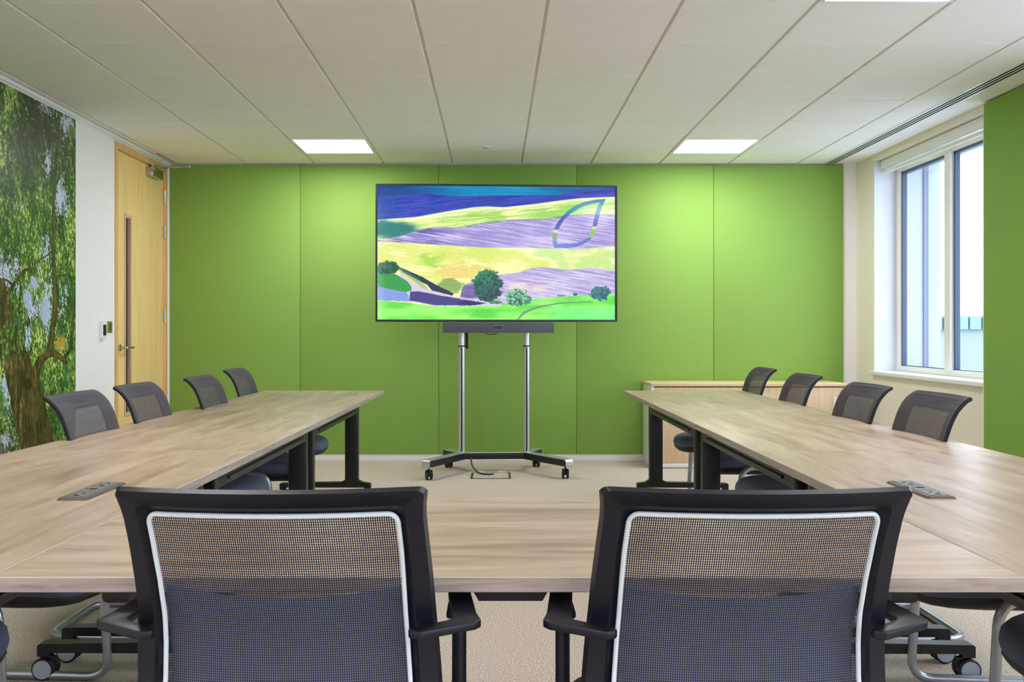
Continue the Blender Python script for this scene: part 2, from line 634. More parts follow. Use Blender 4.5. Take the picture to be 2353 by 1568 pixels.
# grid bars above the joints
bar = None
for k in range(10):
    if bar is None:
        bar = Geo().box(-.012, .012, YF, YB - .002, ZC + .008, ZC + .034).build('grid_bar', M['grid'], ceil, smooth=False)
        bar.location = (GX[k], 0, 0)
    else:
        share(bar, ceil, (GX[k], 0, 0))
Geo().box(GX[9] + .004, 2.858, YF, YB - .002, ZC - .001, ZC + .034).build('plaster_margin', M['tile'], ceil, smooth=False)
Geo().box(2.972, XR, YF, YB + .01, ZC - .001, ZC + .034).build('plaster_margin', M['tile'], ceil, smooth=False)
g = Geo().box(XL, XL + .028, YF, YB, ZC - .022, ZC + .03)
g.box(XL, XL + .008, YF, YB, ZC - .03, ZC - .02)
tag(g.build('trim_3', M['white_gloss'], smooth=False), 'white angle trim where ceiling meets mural wall', kind='structure')

# slot diffuser in the plaster margin
df = empty('slot_air_diffuser', (2.915, 0, ZC))
tag(df, 'long white ceiling air diffuser with three black slots above the window', 'air vent')
g = Geo()
for x0, x1 in ((-.057, -.036), (-.020, -.009), (.007, .018), (.034, .057)):
    g.box(x0, x1, YF + .01, YB - .003, -.005, .02)
g.build('frame', M['white_gloss'], df, smooth=False)
for x0, x1 in ((-.036, -.020), (-.009, .007), (.018, .034)):
    Geo().box(x0, x1, YF + .01, YB - .003, -.0040, .019).build('slot', M['hole'], df, smooth=False)


def lamp(col, row, label):
    e = empty('ceiling_light', (GX[col] + .3, GY[row] - .3, ZC))
    tag(e, label, 'ceiling light', 'square recessed ceiling lights')
    g = Geo()
    o, i = .295, .272
    for s in (-1, 1):
        g.bbox(-o, o, min(s * o, s * i), max(s * o, s * i), -.004, .022, .002)
        g.bbox(min(s * o, s * i), max(s * o, s * i), -i, i, -.004, .022, .002)
    g.build('frame', M['white_gloss'], e)
    Geo().box(-i, i, -i, i, .001, .012).build('diffuser', M['lamp'], e, smooth=False)


lamp(2, 0, 'lit square ceiling light in front of the green wall, left of the screen')
lamp(7, 0, 'lit square ceiling light in front of the green wall, right of the screen')
lamp(7, 6, 'lit square ceiling light cut by the top edge above the window side')
lamp(2, 7, 'lit square ceiling light over the left tables, beyond the top edge')
lamp(2, 12, 'unseen square fill light, added behind the viewer on the mural side')  # from here on, unseen lamps added to raise the fill
lamp(7, 12, 'unseen square fill light, added behind the viewer on the window side')
lamp(2, 17, 'unseen square fill light, added at the back of the room, mural side')
lamp(7, 17, 'unseen square fill light, added at the back of the room, window side')

sensor = empty('ceiling_sensor', (-.07, 7.59, ZC))
tag(sensor, 'small flat white detector disc on the ceiling above the screen', 'detector')
Geo().cyl((0, 0, -.006), (0, 0, .001), .042, .046, 24).build('rim', M['white_gloss'], sensor)
Geo().cyl((0, 0, -.012), (0, 0, -.006), .02, .026, 20).build('dome', M['hubgrey'], sensor)

# ------------------------------------------------------------------ outside the window
out = empty('warehouse', (0, 0, 0))
tag(out, 'low pale industrial building with a blue roof fascia outside the window', 'building')
Geo().box(9, 30, 26, 40, -4, 1.36).build('wall', M['roof_white'], out, smooth=False)
g = Geo()
for k in range(60):
    g.box(9 + k * .35, 9.30 + k * .35, 25.86, 25.99, 1.2, 1.56)
g.build('fascia', M['roof_blue'], out, smooth=False)
Geo().prism([(25.9, 1.5), (40, 1.5), (40, 1.56), (25.9, 1.56)], 9, 30, axes='yzx').build('roof', M['roof_blue'], out, smooth=False)
fr = empty('flat_roof', (0, 0, 0))
tag(fr, 'pale ribbed flat roof below the window outside', 'roof')
Geo().box(4.6, 40, 6, 25.5, -1.2, -.62).build('deck', M['deck'], fr, smooth=False)
rib = None
for k in range(24):
    if rib is None:
        rib = Geo().box(5, 40, -.05, .05, -.62, -.55).build('roof_rib', M['roof_white'], fr, smooth=False)
        rib.location = (0, 9, 0)
    else:
        share(rib, fr, (0, 9 + .68 * k, 0))
Geo().box(5, 40, 17.5, 17.9, -.62, -.25).build('parapet', M['roof_white'], fr, smooth=False)
tag(Geo().box(3.9, 200, -120, 220, -4.4, -4.2).build('outside_ground', M['ground'], smooth=False), 'pale paved ground outside', kind='structure')

# ------------------------------------------------------------------ door
door = empty('door_1', (XL, 0, 0))
tag(door, 'pale oak door with narrow vision panel in the left wall', kind='structure')
g = Geo()
fw = .042
g.bbox(-.2, .012, DY0, DY0 + fw, 0, DZ, .003)
g.bbox(-.2, .012, DY1 - fw, DY1, 0, DZ, .003)
g.bbox(-.2, .012, DY0 + fw, DY1 - fw, DZ - .05, DZ, .003)
g.bbox(-.2, -.062, DY0 + fw, DY0 + fw + .015, 0, DZ - .05, .002)
g.build('door_frame', M['door_frame'], door)
L0, L1, LT = DY0 + fw + .003, DY1 - fw - .003, DZ - .054
V0, V1, VZ0, VZ1 = 7.372, 7.522, .47, 2.035
xf, xb = -.012, -.058
g = Geo()
g.box(xb, xf, L0, V0, .008, LT)
g.box(xb, xf, V1, L1, .008, LT)
g.box(xb, xf, V0, V1, .008, VZ0)
g.box(xb, xf, V0, V1, VZ1, LT)
leaf = g.build('door_leaf', M['door'], door, smooth=False)
g = Geo()
bw = .028
for a, b in ((V0, V0 + bw), (V1 - bw, V1)):
    g.bbox(xb, xf + .007, a, b, VZ0, VZ1, .003)
g.bbox(xb, xf + .007, V0 + bw, V1 - bw, VZ0, VZ0 + bw, .003)
g.bbox(xb, xf + .007, V0 + bw, V1 - bw, VZ1 - bw, VZ1, .003)
g.build('glazing_bead', M['bead'], leaf)
Geo().box(-.040, -.034, V0 + bw, V1 - bw, VZ0 + bw, VZ1 - bw).build('vision_pane', M['dark_pane'], leaf, smooth=False)
# lever handle
HY, HZ = 7.285, 1.002
g = Geo()
g.cyl((xf, HY, HZ), (xf + .009, HY, HZ), .026, n=24)
g.tube(smoothpath([(xf + .008, HY, HZ), (xf + .056, HY, HZ), (xf + .056, HY + .135, HZ)], .02), .0095, 14)
g.build('door_handle', M['steel'], leaf)
# hinges
for zc in (2.285, 1.985, 1.26):
    g = Geo()
    for k in range(5):
        g.cyl((.004, L1 + .001, zc - .055 + .022 * k), (.004, L1 + .001, zc - .034 + .022 * k), .0075, n=12)
    g.box(-.012, .0, L1 - .006, L1 + .006, zc - .05, zc + .05)
    g.build('hinge', M['steel'], leaf)
# overhead closer
g = Geo().bbox(xf, xf + .055, 7.845, 8.09, 2.405, 2.48, .006)
closer = g.build('door_closer', M['steel'], leaf)
g = Geo()
g.cyl((xf + .03, 7.90, 2.48), (xf + .03, 7.90, 2.50), .012, n=12)
g.tube([(xf + .03, 7.90, 2.497), (xf + .30, 8.02, 2.503)], .006, 8)
g.tube([(xf + .30, 8.02, 2.508), (xf + .02, 8.12, 2.513)], .005, 8)
g.cyl((xf + .30, 8.02, 2.494), (xf + .30, 8.02, 2.516), .009, n=12)
g.build('closer_arm', M['steel'], closer)

# controls beside the door
th = empty('thermostat', (XL, 6.915, 1.135))
tag(th, 'small white wall thermostat with a dark display beside the oak door', 'thermostat')
Geo().bbox(0, .026, -.037, .037, -.066, .066, .004).build('housing', M['white_gloss'], th)
Geo().bbox(.024, .0275, -.027, .027, -.038, .040, .001).build('display', M['lens'], th)
Geo().cyl((.025, -.02, -.054), (.028, -.02, -.054), .004, n=12).build('button', M['hubgrey'], th)
sw = empty('light_switch', (XL, 7.062, 1.158))
tag(sw, 'square polished metal switch plate with four dark buttons by the door', 'switch')
Geo().bbox(0, .006, -.043, .043, -.043, .043, .002).build('plate', M['steel'], sw)
b0 = Geo().cyl((.005, 0, 0), (.0085, 0, 0), .0045, n=12).build('button', M['hole'], sw)
b0.location = (0, 0, .018)
for z in (.006, -.006, -.018):
    share(b0, sw, (0, 0, z))


# ------------------------------------------------------------------ prints (mural, screen)
def vnoise(x, y, seed):
    rs = np.random.RandomState(seed)
    N = 256
    t = rs.rand(N, N)
    xi, yi = np.floor(x).astype(int), np.floor(y).astype(int)
    fx, fy = x - xi, y - yi
    fx, fy = fx * fx * (3 - 2 * fx), fy * fy * (3 - 2 * fy)
    a, b = t[xi % N, yi % N], t[(xi + 1) % N, yi % N]
    c, d = t[xi % N, (yi + 1) % N], t[(xi + 1) % N, (yi + 1) % N]
    return (a * (1 - fx) + b * fx) * (1 - fy) + (c * (1 - fx) + d * fx) * fy


def fbm(x, y, seed, oct=4):
    s, a, n = 0, .5, 0
    for k in range(oct):
        s = s + a * vnoise(x * 2 ** k, y * 2 ** k, seed + k)
        n += a
        a *= .5
    return s / n


def inpoly(px, py, poly):
    r = np.zeros(px.shape, bool)
    n = len(poly)
    for i in range(n):
        x0, y0 = poly[i]
        x1, y1 = poly[(i + 1) % n]
        if y0 == y1:
            continue
        c = ((y0 > py) != (y1 > py)) & (px < (x1 - x0) * (py - y0) / (y1 - y0) + x0)
        r ^= c
    return r


def seg_dist(px, py, pts):
    """distance to a polyline, minus the local half width"""
    best = np.full(px.shape, 1e9)
    for (x0, y0, w0), (x1, y1, w1) in zip(pts[:-1], pts[1:]):
        dx, dy = x1 - x0, y1 - y0
        t = np.clip(((px - x0) * dx + (py - y0) * dy) / (dx * dx + dy * dy), 0, 1)
        d = np.hypot(px - x0 - t * dx, py - y0 - t * dy) - (w0 + t * (w1 - w0))
        best = np.minimum(best, d)
    return best


def srgb2lin(c):
    c = np.clip(c / 255.0, 0, 1)
    return np.where(c <= .04045, c / 12.92, ((c + .055) / 1.055) ** 2.4)


def grid_print(name, P, colours, mat, parent):
    """P: (rows, cols, 3) positions, colours: (rows, cols, 3) sRGB 0..255"""
    R, Cn, _ = P.shape
    me = bpy.data.meshes.new(name)
    idx = np.arange(R * Cn).reshape(R, Cn)
    q = np.stack([idx[:-1, :-1], idx[:-1, 1:], idx[1:, 1:], idx[1:, :-1]], -1).reshape(-1, 4)
    me.vertices.add(R * Cn)
    me.vertices.foreach_set('co', P.reshape(-1).astype(np.float32))
    me.loops.add(q.size)
    me.loops.foreach_set('vertex_index', q.reshape(-1).astype(np.int32))
    me.polygons.add(len(q))
    me.polygons.foreach_set('loop_start', np.arange(0, q.size, 4, dtype=np.int32))
    me.polygons.foreach_set('loop_total', np.full(len(q), 4, np.int32))
    me.update(calc_edges=True)
    at = me.color_attributes.new('print', 'FLOAT_COLOR', 'POINT')
    c = np.ones((R * Cn, 4), np.float32)
    c[:, :3] = srgb2lin(colours.reshape(-1, 3))
    at.data.foreach_set('color', c.reshape(-1))
    me.materials.append(mat)
    me.validate()
    return link(name, me, parent)


def mix(a, b, t):
    t = np.clip(t, 0, 1)[..., None]
    return a * (1 - t) + b * t


def smooth(e0, e1, x):
    t = np.clip((x - e0) / (e1 - e0), 0, 1)
    return t * t * (3 - 2 * t)


def C3(r, g, b):
    return np.array([r, g, b], float)


def build_mural():
    e = empty('wall_mural', (XL, 0, 0))
    tag(e, 'large printed photo mural of a leafy tree with a thick trunk', 'mural')
    ymax = 2200 * -XL / (1136 - 173)
    yy = np.concatenate([np.linspace(2.2, 5.4, 110), np.linspace(5.405, ymax, 430)])
    zz = np.linspace(.02, 2.562, 900)
    Y, Z = np.meshgrid(yy, zz)
    # where each print point stands, in the frame the drawing was measured in
    px = 1136 + 2200 * XL / Y
    py = 764 - (Z - CAM_Z) * 2200 / Y
    # leaves hang: noise in wall metres
    wob = fbm(Y * 9, Z * 9, 90, 3) * .25
    n_big = fbm(Y * 3.2 + 3, Z * 2.2, 5, 4)
    n_mid = fbm(Y * 14 + wob, Z * 8, 11, 3)
    n_fin = fbm(Y * 62 + Z * 18 + wob * 8, Z * 34 - Y * 10, 23, 3)
    n_leaf = vnoise(Y * 105 + Z * 30, Z * 62 - Y * 12, 41)
    n_ting = vnoise(Y * 210 - Z * 70, Z * 130 + Y * 50, 47)
    lum = .36 * n_fin + .26 * n_leaf + .22 * n_ting + .30 * n_mid + .42 * (n_big - .5) - .05
    up = smooth(430, 60, py)               # darker crown at the top
    lum = lum - .10 * smooth(480, 300, py) * smooth(0, 60, px) + .10 * smooth(120, 0, px) * smooth(560, 820, py) * .6
    dark, mid, lite, pale = C3(36, 56, 30), C3(70, 106, 44), C3(120, 158, 66), C3(204, 218, 128)
    c = mix(np.broadcast_to(dark, Y.shape + (3,)), mid, smooth(.36, .52, lum))
    c = mix(c, lite, smooth(.53, .61, lum))
    c = mix(c, pale, smooth(.62, .70, lum))
    teal = C3(44, 108, 58)
    c = mix(c, teal, .65 * smooth(.52, .66, fbm(Y * 6 + 9, Z * 6, 61, 3)) * smooth(560, 700, py))
    # sky gaps
    s = fbm(Y * 4.4 + 1.3, Z * 3.6, 71, 3) * .52 + n_fin * .26 + n_leaf * .16 + n_ting * .20
    spots = [(20, 610, 30, 40), (105, 580, 14, 50), (52, 470, 26, 22), (70, 690, 16, 60), (108, 720, 10, 40), (136, 450, 10, 30), (110, 240, 34, 24), (14, 880, 14, 40), (60, 790, 10, 30), (20, 370, 10, 30), (110, 370, 8, 30), (160, 280, 16, 20), (8, 1010, 12, 20)]
    for (sx, sy, rx, ry) in spots:
        s = s + .20 * np.exp(-((px - sx) / rx) ** 2 - ((py - sy) / ry) ** 2)
    c = mix(c, C3(206, 214, 240), smooth(.70, .76, s))
    # clear blue opening right of the trunk
    for (sx, sy, rx, ry) in ((62, 680, 10, 26), (102, 715, 10, 32), (78, 652, 8, 16)):
        d = ((px - sx) / rx) ** 2 + ((py - sy) / ry) ** 2 + (n_fin - .5) * 3.2 + (n_mid - .5) * 3 + (n_ting - .5)
        c = mix(c, C3(176, 198, 236), smooth(1.05, .8, d))
    # trunk and boughs
    bark_n = fbm(Y * 34, Z * 9 + fbm(Y * 8, Z * 8, 3, 2) * 1.2, 131, 4)
    bark_f = fbm(Y * 120, Z * 34, 151, 2)
    bl = bark_n * .6 + bark_f * .4
    bark = mix(np.broadcast_to(C3(44, 40, 16), Y.shape + (3,)), C3(96, 82, 40), smooth(.36, .60, bl))
    bark = mix(bark, C3(176, 150, 112), .85 * smooth(.62, .74, bl) * smooth(110, 20, px))
    trunk = [(-300, 600), (0, 640), (11, 648), (18, 690), (26, 715), (46, 772), (60, 805), (72, 830), (78, 862), (92, 887), (100, 915), (106, 939), (114, 980), (125, 1018), (140, 1120), (160, 1300), (20, 1300), (44, 1120), (46, 1033), (43, 1010), (35, 985), (29, 959), (24, 935), (22, 915), (17, 896), (11, 862), (2, 835), (-10, 800), (-60, 760), (-300, 740)]
    jx = px + (n_fin - .5) * 5
    tin = inpoly(jx, py, trunk)
    edge = smooth(-60, 60, px - 75 - (py - 860) * .28)
    bk = bark * (1.08 - .35 * edge[..., None])
    c = np.where(tin[..., None], bk, c)
    for pts in ([(80, 880, 11), (83, 848, 9), (94, 826, 9), (115, 812, 8), (117, 778, 5.5), (124, 735, 6), (128, 690, 7), (126, 655, 5), (123, 600, 4), (122, 520, 3.5), (123, 457, 3), (130, 342, 2), (140, 250, 1)],
                [(118, 812, 8), (134, 818, 7), (150, 832, 5)], [(150, 822, 3), (161, 801, 3.5), (168, 743, 3), (172, 690, 2)],
                [(-20, 720, 5), (4, 690, 4), (29, 657, 4), (46, 634, 4), (56, 621, 3.5), (82, 617, 3)],
                [(29, 655, 3), (14, 644, 2.5), (-10, 640, 2)], [(20, 690, 3), (32, 712, 2), (52, 718, 1.4)],
                [(128, 635, 3), (150, 632, 2), (172, 640, 1.5)], [(122, 575, 2), (104, 590, 1.5), (80, 606, 1.2)],
                [(22, 380, 1.6), (40, 350, 1.4), (44, 320, 1.2)], [(22, 384, 1.6), (60, 386, 1.4), (80, 370, 1)], [(58, 170, 2), (58, 300, 1.4)], [(76, 350, 1.6), (100, 400, 1.3)]):
        d = seg_dist(jx, py, pts)
        sh = .78 + .5 * smooth(2, -6, d) * bark_n
        bc = (bark * 1.05) * sh[..., None]
        c = mix(c, bc, smooth(.6, -.6, d))
    # shade in the crotch, knot and an autumn sprig
    d = ((px - 62) / 12) ** 2 + ((py - 884) / 14) ** 2 + (n_fin - .5)
    c = mix(c, C3(34, 30, 10), .8 * smooth(1.1, .5, d))
    d = ((px - 138) / 10) ** 2 + ((py - 787) / 14) ** 2 + (n_fin - .5) * 4 + (n_leaf - .5) * 3
    c = mix(c, C3(206, 160, 60), smooth(.9, .5, d))
    # leaves over the trunk
    d = ((px - 22) / 36) ** 2 + ((py - 790) / 50) ** 2 + (n_mid - .5) * 2.5
    lf = mix(np.broadcast_to(C3(60, 104, 50), Y.shape + (3,)), C3(150, 184, 84), smooth(.52, .74, n_fin * .6 + n_leaf * .4))
    c = mix(c, lf, .85 * smooth(1.0, .7, d) * smooth(.42, .52, n_fin))
    P = np.stack([np.full(Y.shape, .0025), Y, Z], -1)
    grid_print('print_sheet', P, c, M['mural'], e)
    Geo().box(.0, .002, 2.2, ymax + .001, .019, 2.563).build('backing_sheet', M['white_wall'], e, smooth=False)


build_mural()


def screen_colours(Wn, Hn):
    x = np.linspace(78, 2212, Wn)
    y = np.linspace(100, 1318, Hn)
    X, Y = np.meshgrid(x, y)

    def curve(pts, n=0, seed=0):
        p = np.array(pts, float)
        v = np.interp(x, p[:, 0], p[:, 1])
        k = max(3, int(Wn * .05)) | 1
        v = np.convolve(np.pad(v, k // 2, mode='edge'), np.ones(k) / k, 'valid')
        return np.broadcast_to(v, X.shape)

    b1 = curve([(78, 190), (300, 185), (500, 170), (680, 185), (850, 192), (1100, 180), (1700, 178), (1850, 140), (2212, 100)])
    b2 = curve([(78, 410), (430, 383), (700, 330), (950, 288), (1080, 283), (1200, 290), (1500, 255), (1700, 225), (1900, 200), (2212, 185)])
    b3 = curve([(78, 590), (270, 565), (400, 520), (550, 480), (800, 478), (1000, 440), (1250, 405), (1550, 400), (1700, 372), (1900, 350), (2212, 350)])
    b4 = curve([(78, 608), (500, 628), (800, 645), (1000, 658), (1300, 660), (1650, 665), (1900, 668), (2212, 640)])
    b5 = curve([(78, 1400), (780, 1400), (790, 1040), (830, 1010), (930, 970), (1000, 940), (1150, 905), (1350, 885), (1450, 840), (1550, 830), (1800, 862), (2000, 835), (2212, 865)])
    b6 = curve([(78, 1142), (300, 1160), (600, 1192), (1000, 1192), (1150, 1180), (1250, 1165), (1450, 1130), (1700, 1110), (2212, 1075)])
    st = fbm(X / 110 + Y / 60, (Y + X * .12) / 6, 201, 4)          # ploughed streaks
    st2 = fbm(X / 150 - Y / 70, (Y - X * .16) / 6.5, 221, 4) * .7 + .3 * fbm(X / 160, Y / 70, 223, 3)
    sof = fbm(X / 260, Y / 120, 241, 3)
    wob = (fbm(X / 120, Y / 60, 251, 4) - .5) * 1.9 + (st - .5) * .8
    sky = mix(np.broadcast_to(C3(8, 84, 150), X.shape + (3,)), C3(0, 138, 186), smooth(300, 1000, X) * smooth(2000, 1300, X))
    sky = mix(sky, C3(16, 50, 120), .8 * smooth(500, 78, X)) + ((fbm(X / 200, Y / 12, 77, 3) - .5) * 40)[..., None]
    blue = mix(np.broadcast_to(C3(34, 54, 150), X.shape + (3,)), C3(64, 84, 196), smooth(.35, .65, st) * .7 + .3 * smooth(100, 400, Y))
    blue = mix(blue, C3(16, 78, 150), .7 * smooth(420, 90, X) * sof)
    grn = mix(np.broadcast_to(C3(150, 206, 96), X.shape + (3,)), C3(226, 238, 160), smooth(.38, .62, st * .6 + sof * .4))
    grn = mix(grn, C3(244, 240, 196), smooth(b2 + 70, b2, Y) * .8)
    grn = mix(grn, C3(22, 112, 118), .9 * smooth(1.25, .1, ((X - 190) / 300) ** 2 + ((Y - 500) / 95) ** 2 + wob * .35))
    pur = mix(np.broadcast_to(C3(148, 136, 200), X.shape + (3,)), C3(202, 190, 228), smooth(.34, .68, st2))
    pur = mix(pur, C3(58, 62, 150), .75 * smooth(900, 330, X) * smooth(.62, .38, st2))
    pur = mix(pur, C3(226, 214, 232), .5 * smooth(350, 100, X))
    yel = mix(np.broadcast_to(C3(214, 224, 112), X.shape + (3,)), C3(243, 240, 176), smooth(.36, .64, st2 * .5 + sof * .5))
    yel = mix(yel, C3(150, 206, 72), .8 * smooth(1, .2, ((X - 560) / 150) ** 2 + ((Y - 780) / 80) ** 2 + wob))
    yel = mix(yel, C3(246, 244, 190), .7 * smooth(1050, 1250, X) * smooth(.3, .6, sof))
    yel = mix(yel, C3(150, 208, 92), .5 * smooth(1200, 1400, X) * smooth(.52, .68, sof))
    yel = mix(yel, C3(226, 190, 96), .6 * smooth(1, .3, ((X - 840) / 240) ** 2 + ((Y - 880) / 90) ** 2 + wob))
    yel = mix(yel, C3(96, 140, 60), .7 * smooth(1, .3, ((X - 740) / 150) ** 2 + ((Y - 1010) / 80) ** 2 + wob))
    pu2 = mix(np.broadcast_to(C3(158, 146, 200), X.shape + (3,)), C3(212, 200, 232), smooth(.34, .68, st2))
    pu2 = mix(pu2, C3(236, 214, 206), .7 * smooth(1, .3, ((X - 1430) / 260) ** 2 + ((Y - 1010) / 70) ** 2 + wob))
    pu2 = mix(pu2, C3(74, 62, 130), .7 * smooth(1, .3, ((X - 900) / 160) ** 2 + ((Y - 1060) / 80) ** 2))
    mea = mix(np.broadcast_to(C3(84, 208, 58), X.shape + (3,)), C3(150, 246, 110), smooth(.35, .65, sof * .5 + fbm(X / 500, Y / 60, 19, 2) * .5))
    mea = mix(mea, C3(120, 240, 150), .6 * smooth(1500, 1800, X) * smooth(1150, 1250, Y))
    c = sky
    for b, col in ((b1, blue), (b2, grn), (b3, pur), (b4, yel), (b5, pu2), (b6, mea)):
        c = mix(c, col, smooth(-4, 4, Y - b))
    c = mix(c, C3(30, 80, 60), .7 * smooth(4, 0, np.abs(Y - b3)) * smooth(400, 700, X))

    def poly(pts, col, k=1.0):
        nonlocal c
        j = (fbm(X / 25, Y / 25, 301, 2) - .5) * 10
        m = inpoly(X + j, Y + j, pts)
        c = np.where(m[..., None], c * (1 - k) + col * k, c)

    poly([(78, 1012), (330, 1062), (380, 1060), (380, 1150), (78, 1142)], C3(124, 150, 214))
    poly([(240, 900), (300, 905), (400, 985), (520, 1040), (760, 1105), (1180, 1180), (1180, 1192), (600, 1194), (380, 1150), (330, 1060), (390, 1020)], C3(206, 196, 222))
    poly([(365, 1062), (440, 1060), (560, 1082), (800, 1125), (1060, 1166), (900, 1188), (600, 1186), (365, 1142)], C3(62, 58, 128))
    poly([(780, 1160), (900, 1140), (1060, 1166), (900, 1188)], C3(28, 34, 92))
    poly([(78, 870), (200, 890), (240, 905), (340, 965), (384, 1020), (376, 1050), (330, 1066), (200, 1045), (78, 1012)], C3(40, 150, 64))
    poly([(262, 838), (340, 868), (480, 930), (600, 1000), (760, 1078), (740, 1098), (560, 1050), (520, 1000), (420, 950), (300, 880)], C3(12, 42, 76))
    poly([(262, 850), (330, 870), (440, 940), (530, 1040), (480, 1030), (380, 950), (280, 890)], C3(110, 150, 120), .5)

    def tree(cx, cy, rx, ry, d, l, seed):
        nonlocal c
        nn = fbm(X / 26, Y / 26, seed, 3)
        m = smooth(1.08, .92, ((X - cx) / rx) ** 2 + ((Y - cy) / ry) ** 2 + (nn - .5) * 1.2 + (fbm(X / 9, Y / 9, seed + 3, 2) - .5) * .7)
        f = smooth(.36, .66, fbm(X / 11, Y / 11, seed + 9, 3) + (cx - X) / rx * .10 + (cy - Y) / ry * .14)
        c = mix(c, mix(np.broadcast_to(d, X.shape + (3,)), l, f), m)

    tree(165, 845, 95, 60, C3(14, 70, 56), C3(40, 110, 70), 401)
    poly([(1040, 1080), (1100, 1080), (1115, 1150), (1030, 1150)], C3(20, 60, 60))
    tree(1060, 970, 130, 105, C3(6, 62, 62), C3(34, 128, 92), 411)
    tree(1065, 1065, 118, 75, C3(6, 56, 62), C3(22, 100, 86), 421)
    tree(1320, 1110, 96, 78, C3(30, 92, 84), C3(130, 200, 150), 431)
    tree(1410, 1130, 52, 46, C3(40, 110, 90), C3(130, 200, 150), 441)
    tree(2080, 1068, 88, 66, C3(36, 92, 112), C3(70, 130, 130), 451)
    tree(1850, 1082, 22, 16, C3(40, 110, 90), C3(70, 150, 100), 461)
    tree(1720, 1096, 40, 10, C3(60, 130, 90), C3(100, 170, 110), 471)
    tree(1130, 1158, 60, 14, C3(30, 100, 60), C3(70, 160, 80), 481)
    c = mix(c, C3(96, 120, 120), .8 * smooth(5, 2, -seg_dist(X, Y, [(1330, 1316, 3), (1390, 1250, 8), (1500, 1205, 5), (1700, 1165, 2), (2000, 1150, 1)]) * -1))
    c = mix(c, C3(210, 250, 190), .7 * smooth(2, 0, seg_dist(X, Y, [(835, 1312, 1), (940, 1236, 1)])))
    # leaf emblem
    outer = [(2130, 205), (2040, 212), (1940, 232), (1850, 270), (1775, 325), (1720, 385), (1680, 440), (1655, 500), (1644, 560), (1648, 620), (1660, 660), (1700, 658), (1790, 657), (1860, 650), (1930, 622), (1985, 585), (2022, 540), (2042, 480), (2058, 410), (2078, 330), (2100, 270)]
    inner = [(2080, 240), (2000, 252), (1930, 275), (1860, 310), (1800, 352), (1752, 400), (1715, 455), (1694, 505), (1684, 555), (1688, 620), (1780, 620), (1850, 614), (1905, 600), (1950, 572), (1985, 535), (2004, 480), (2018, 410), (2036, 330), (2056, 270)]
    ring = inpoly(X, Y, outer) & ~inpoly(X, Y, inner)
    lc = mix(np.broadcast_to(C3(20, 116, 160), X.shape + (3,)), C3(0, 136, 176), smooth(230, 330, Y))
    lc = np.where((Y > 352)[..., None], C3(62, 86, 170) + (np.zeros(X.shape))[..., None], lc)
    shift = smooth(1700, 2000, X) * 34
    lc = np.where((Y + shift > 492)[..., None], C3(214, 212, 140) + np.zeros(X.shape)[..., None], lc)
    lc = np.where((Y + shift > 520)[..., None], mix(np.broadcast_to(C3(104, 150, 110), X.shape + (3,)), C3(126, 196, 84), smooth(1700, 1950, X)), lc)
    lc = np.where((Y + shift > 596)[..., None], C3(96, 112, 190) + np.zeros(X.shape)[..., None], lc)
    c = np.where(ring[..., None], lc * .92 + c * .08, c)
    # soft dark corners of the picture itself and film grain
    c = mix(c, C3(30, 90, 150), .35 * smooth(330, 78, X) * smooth(420, 100, Y))
    c = mix(c, C3(230, 244, 236), .22 * smooth(160, 78, X) * smooth(500, 800, Y))
    c = c + ((fbm(X / 7, Y / 7, 901, 2) - .5) * 22)[..., None]
    return c


# ------------------------------------------------------------------ television, its trolley and the bar
CART_X, CART_Y, CART_R = .005, 7.62, math.radians(3.4)


def caster(g, x, y, R, wdt, top, yaw=0.0, mats=(0, 1)):
    """twin-wheel caster standing on z = 0 at x, y (axle along local y turned by yaw)"""
    ca, sa = math.cos(yaw), math.sin(yaw)

    def P(a, b, c):
        return (x + a * ca - b * sa, y + a * sa + b * ca, c)
    for s in (-1, 1):
        y0, y1 = s * wdt * .18, s * wdt * .5
        prof = [(y0, R * .93), (y0 + s * .002, R), (y1 - s * .003, R), (y1, R * .93)]
        g.tube([P(0, p[0], R) for p in prof], [p[1] for p in prof], 28, mats[0])
        g.cyl(P(0, y1 - s * .001, R), P(0, y1 + s * .0015, R), R * .82, n=28, mi=mats[1])
    b = Geo().bbox(-R * .30, R * .95, -wdt * .16, wdt * .16, R * .75, R * 2.05, .004)
    g.add([P(*v) for v in b.v], b.f, mats[0])
    g.cyl(P(0, 0, R * 1.9), P(0, 0, top), .008, n=12, mi=mats[0])


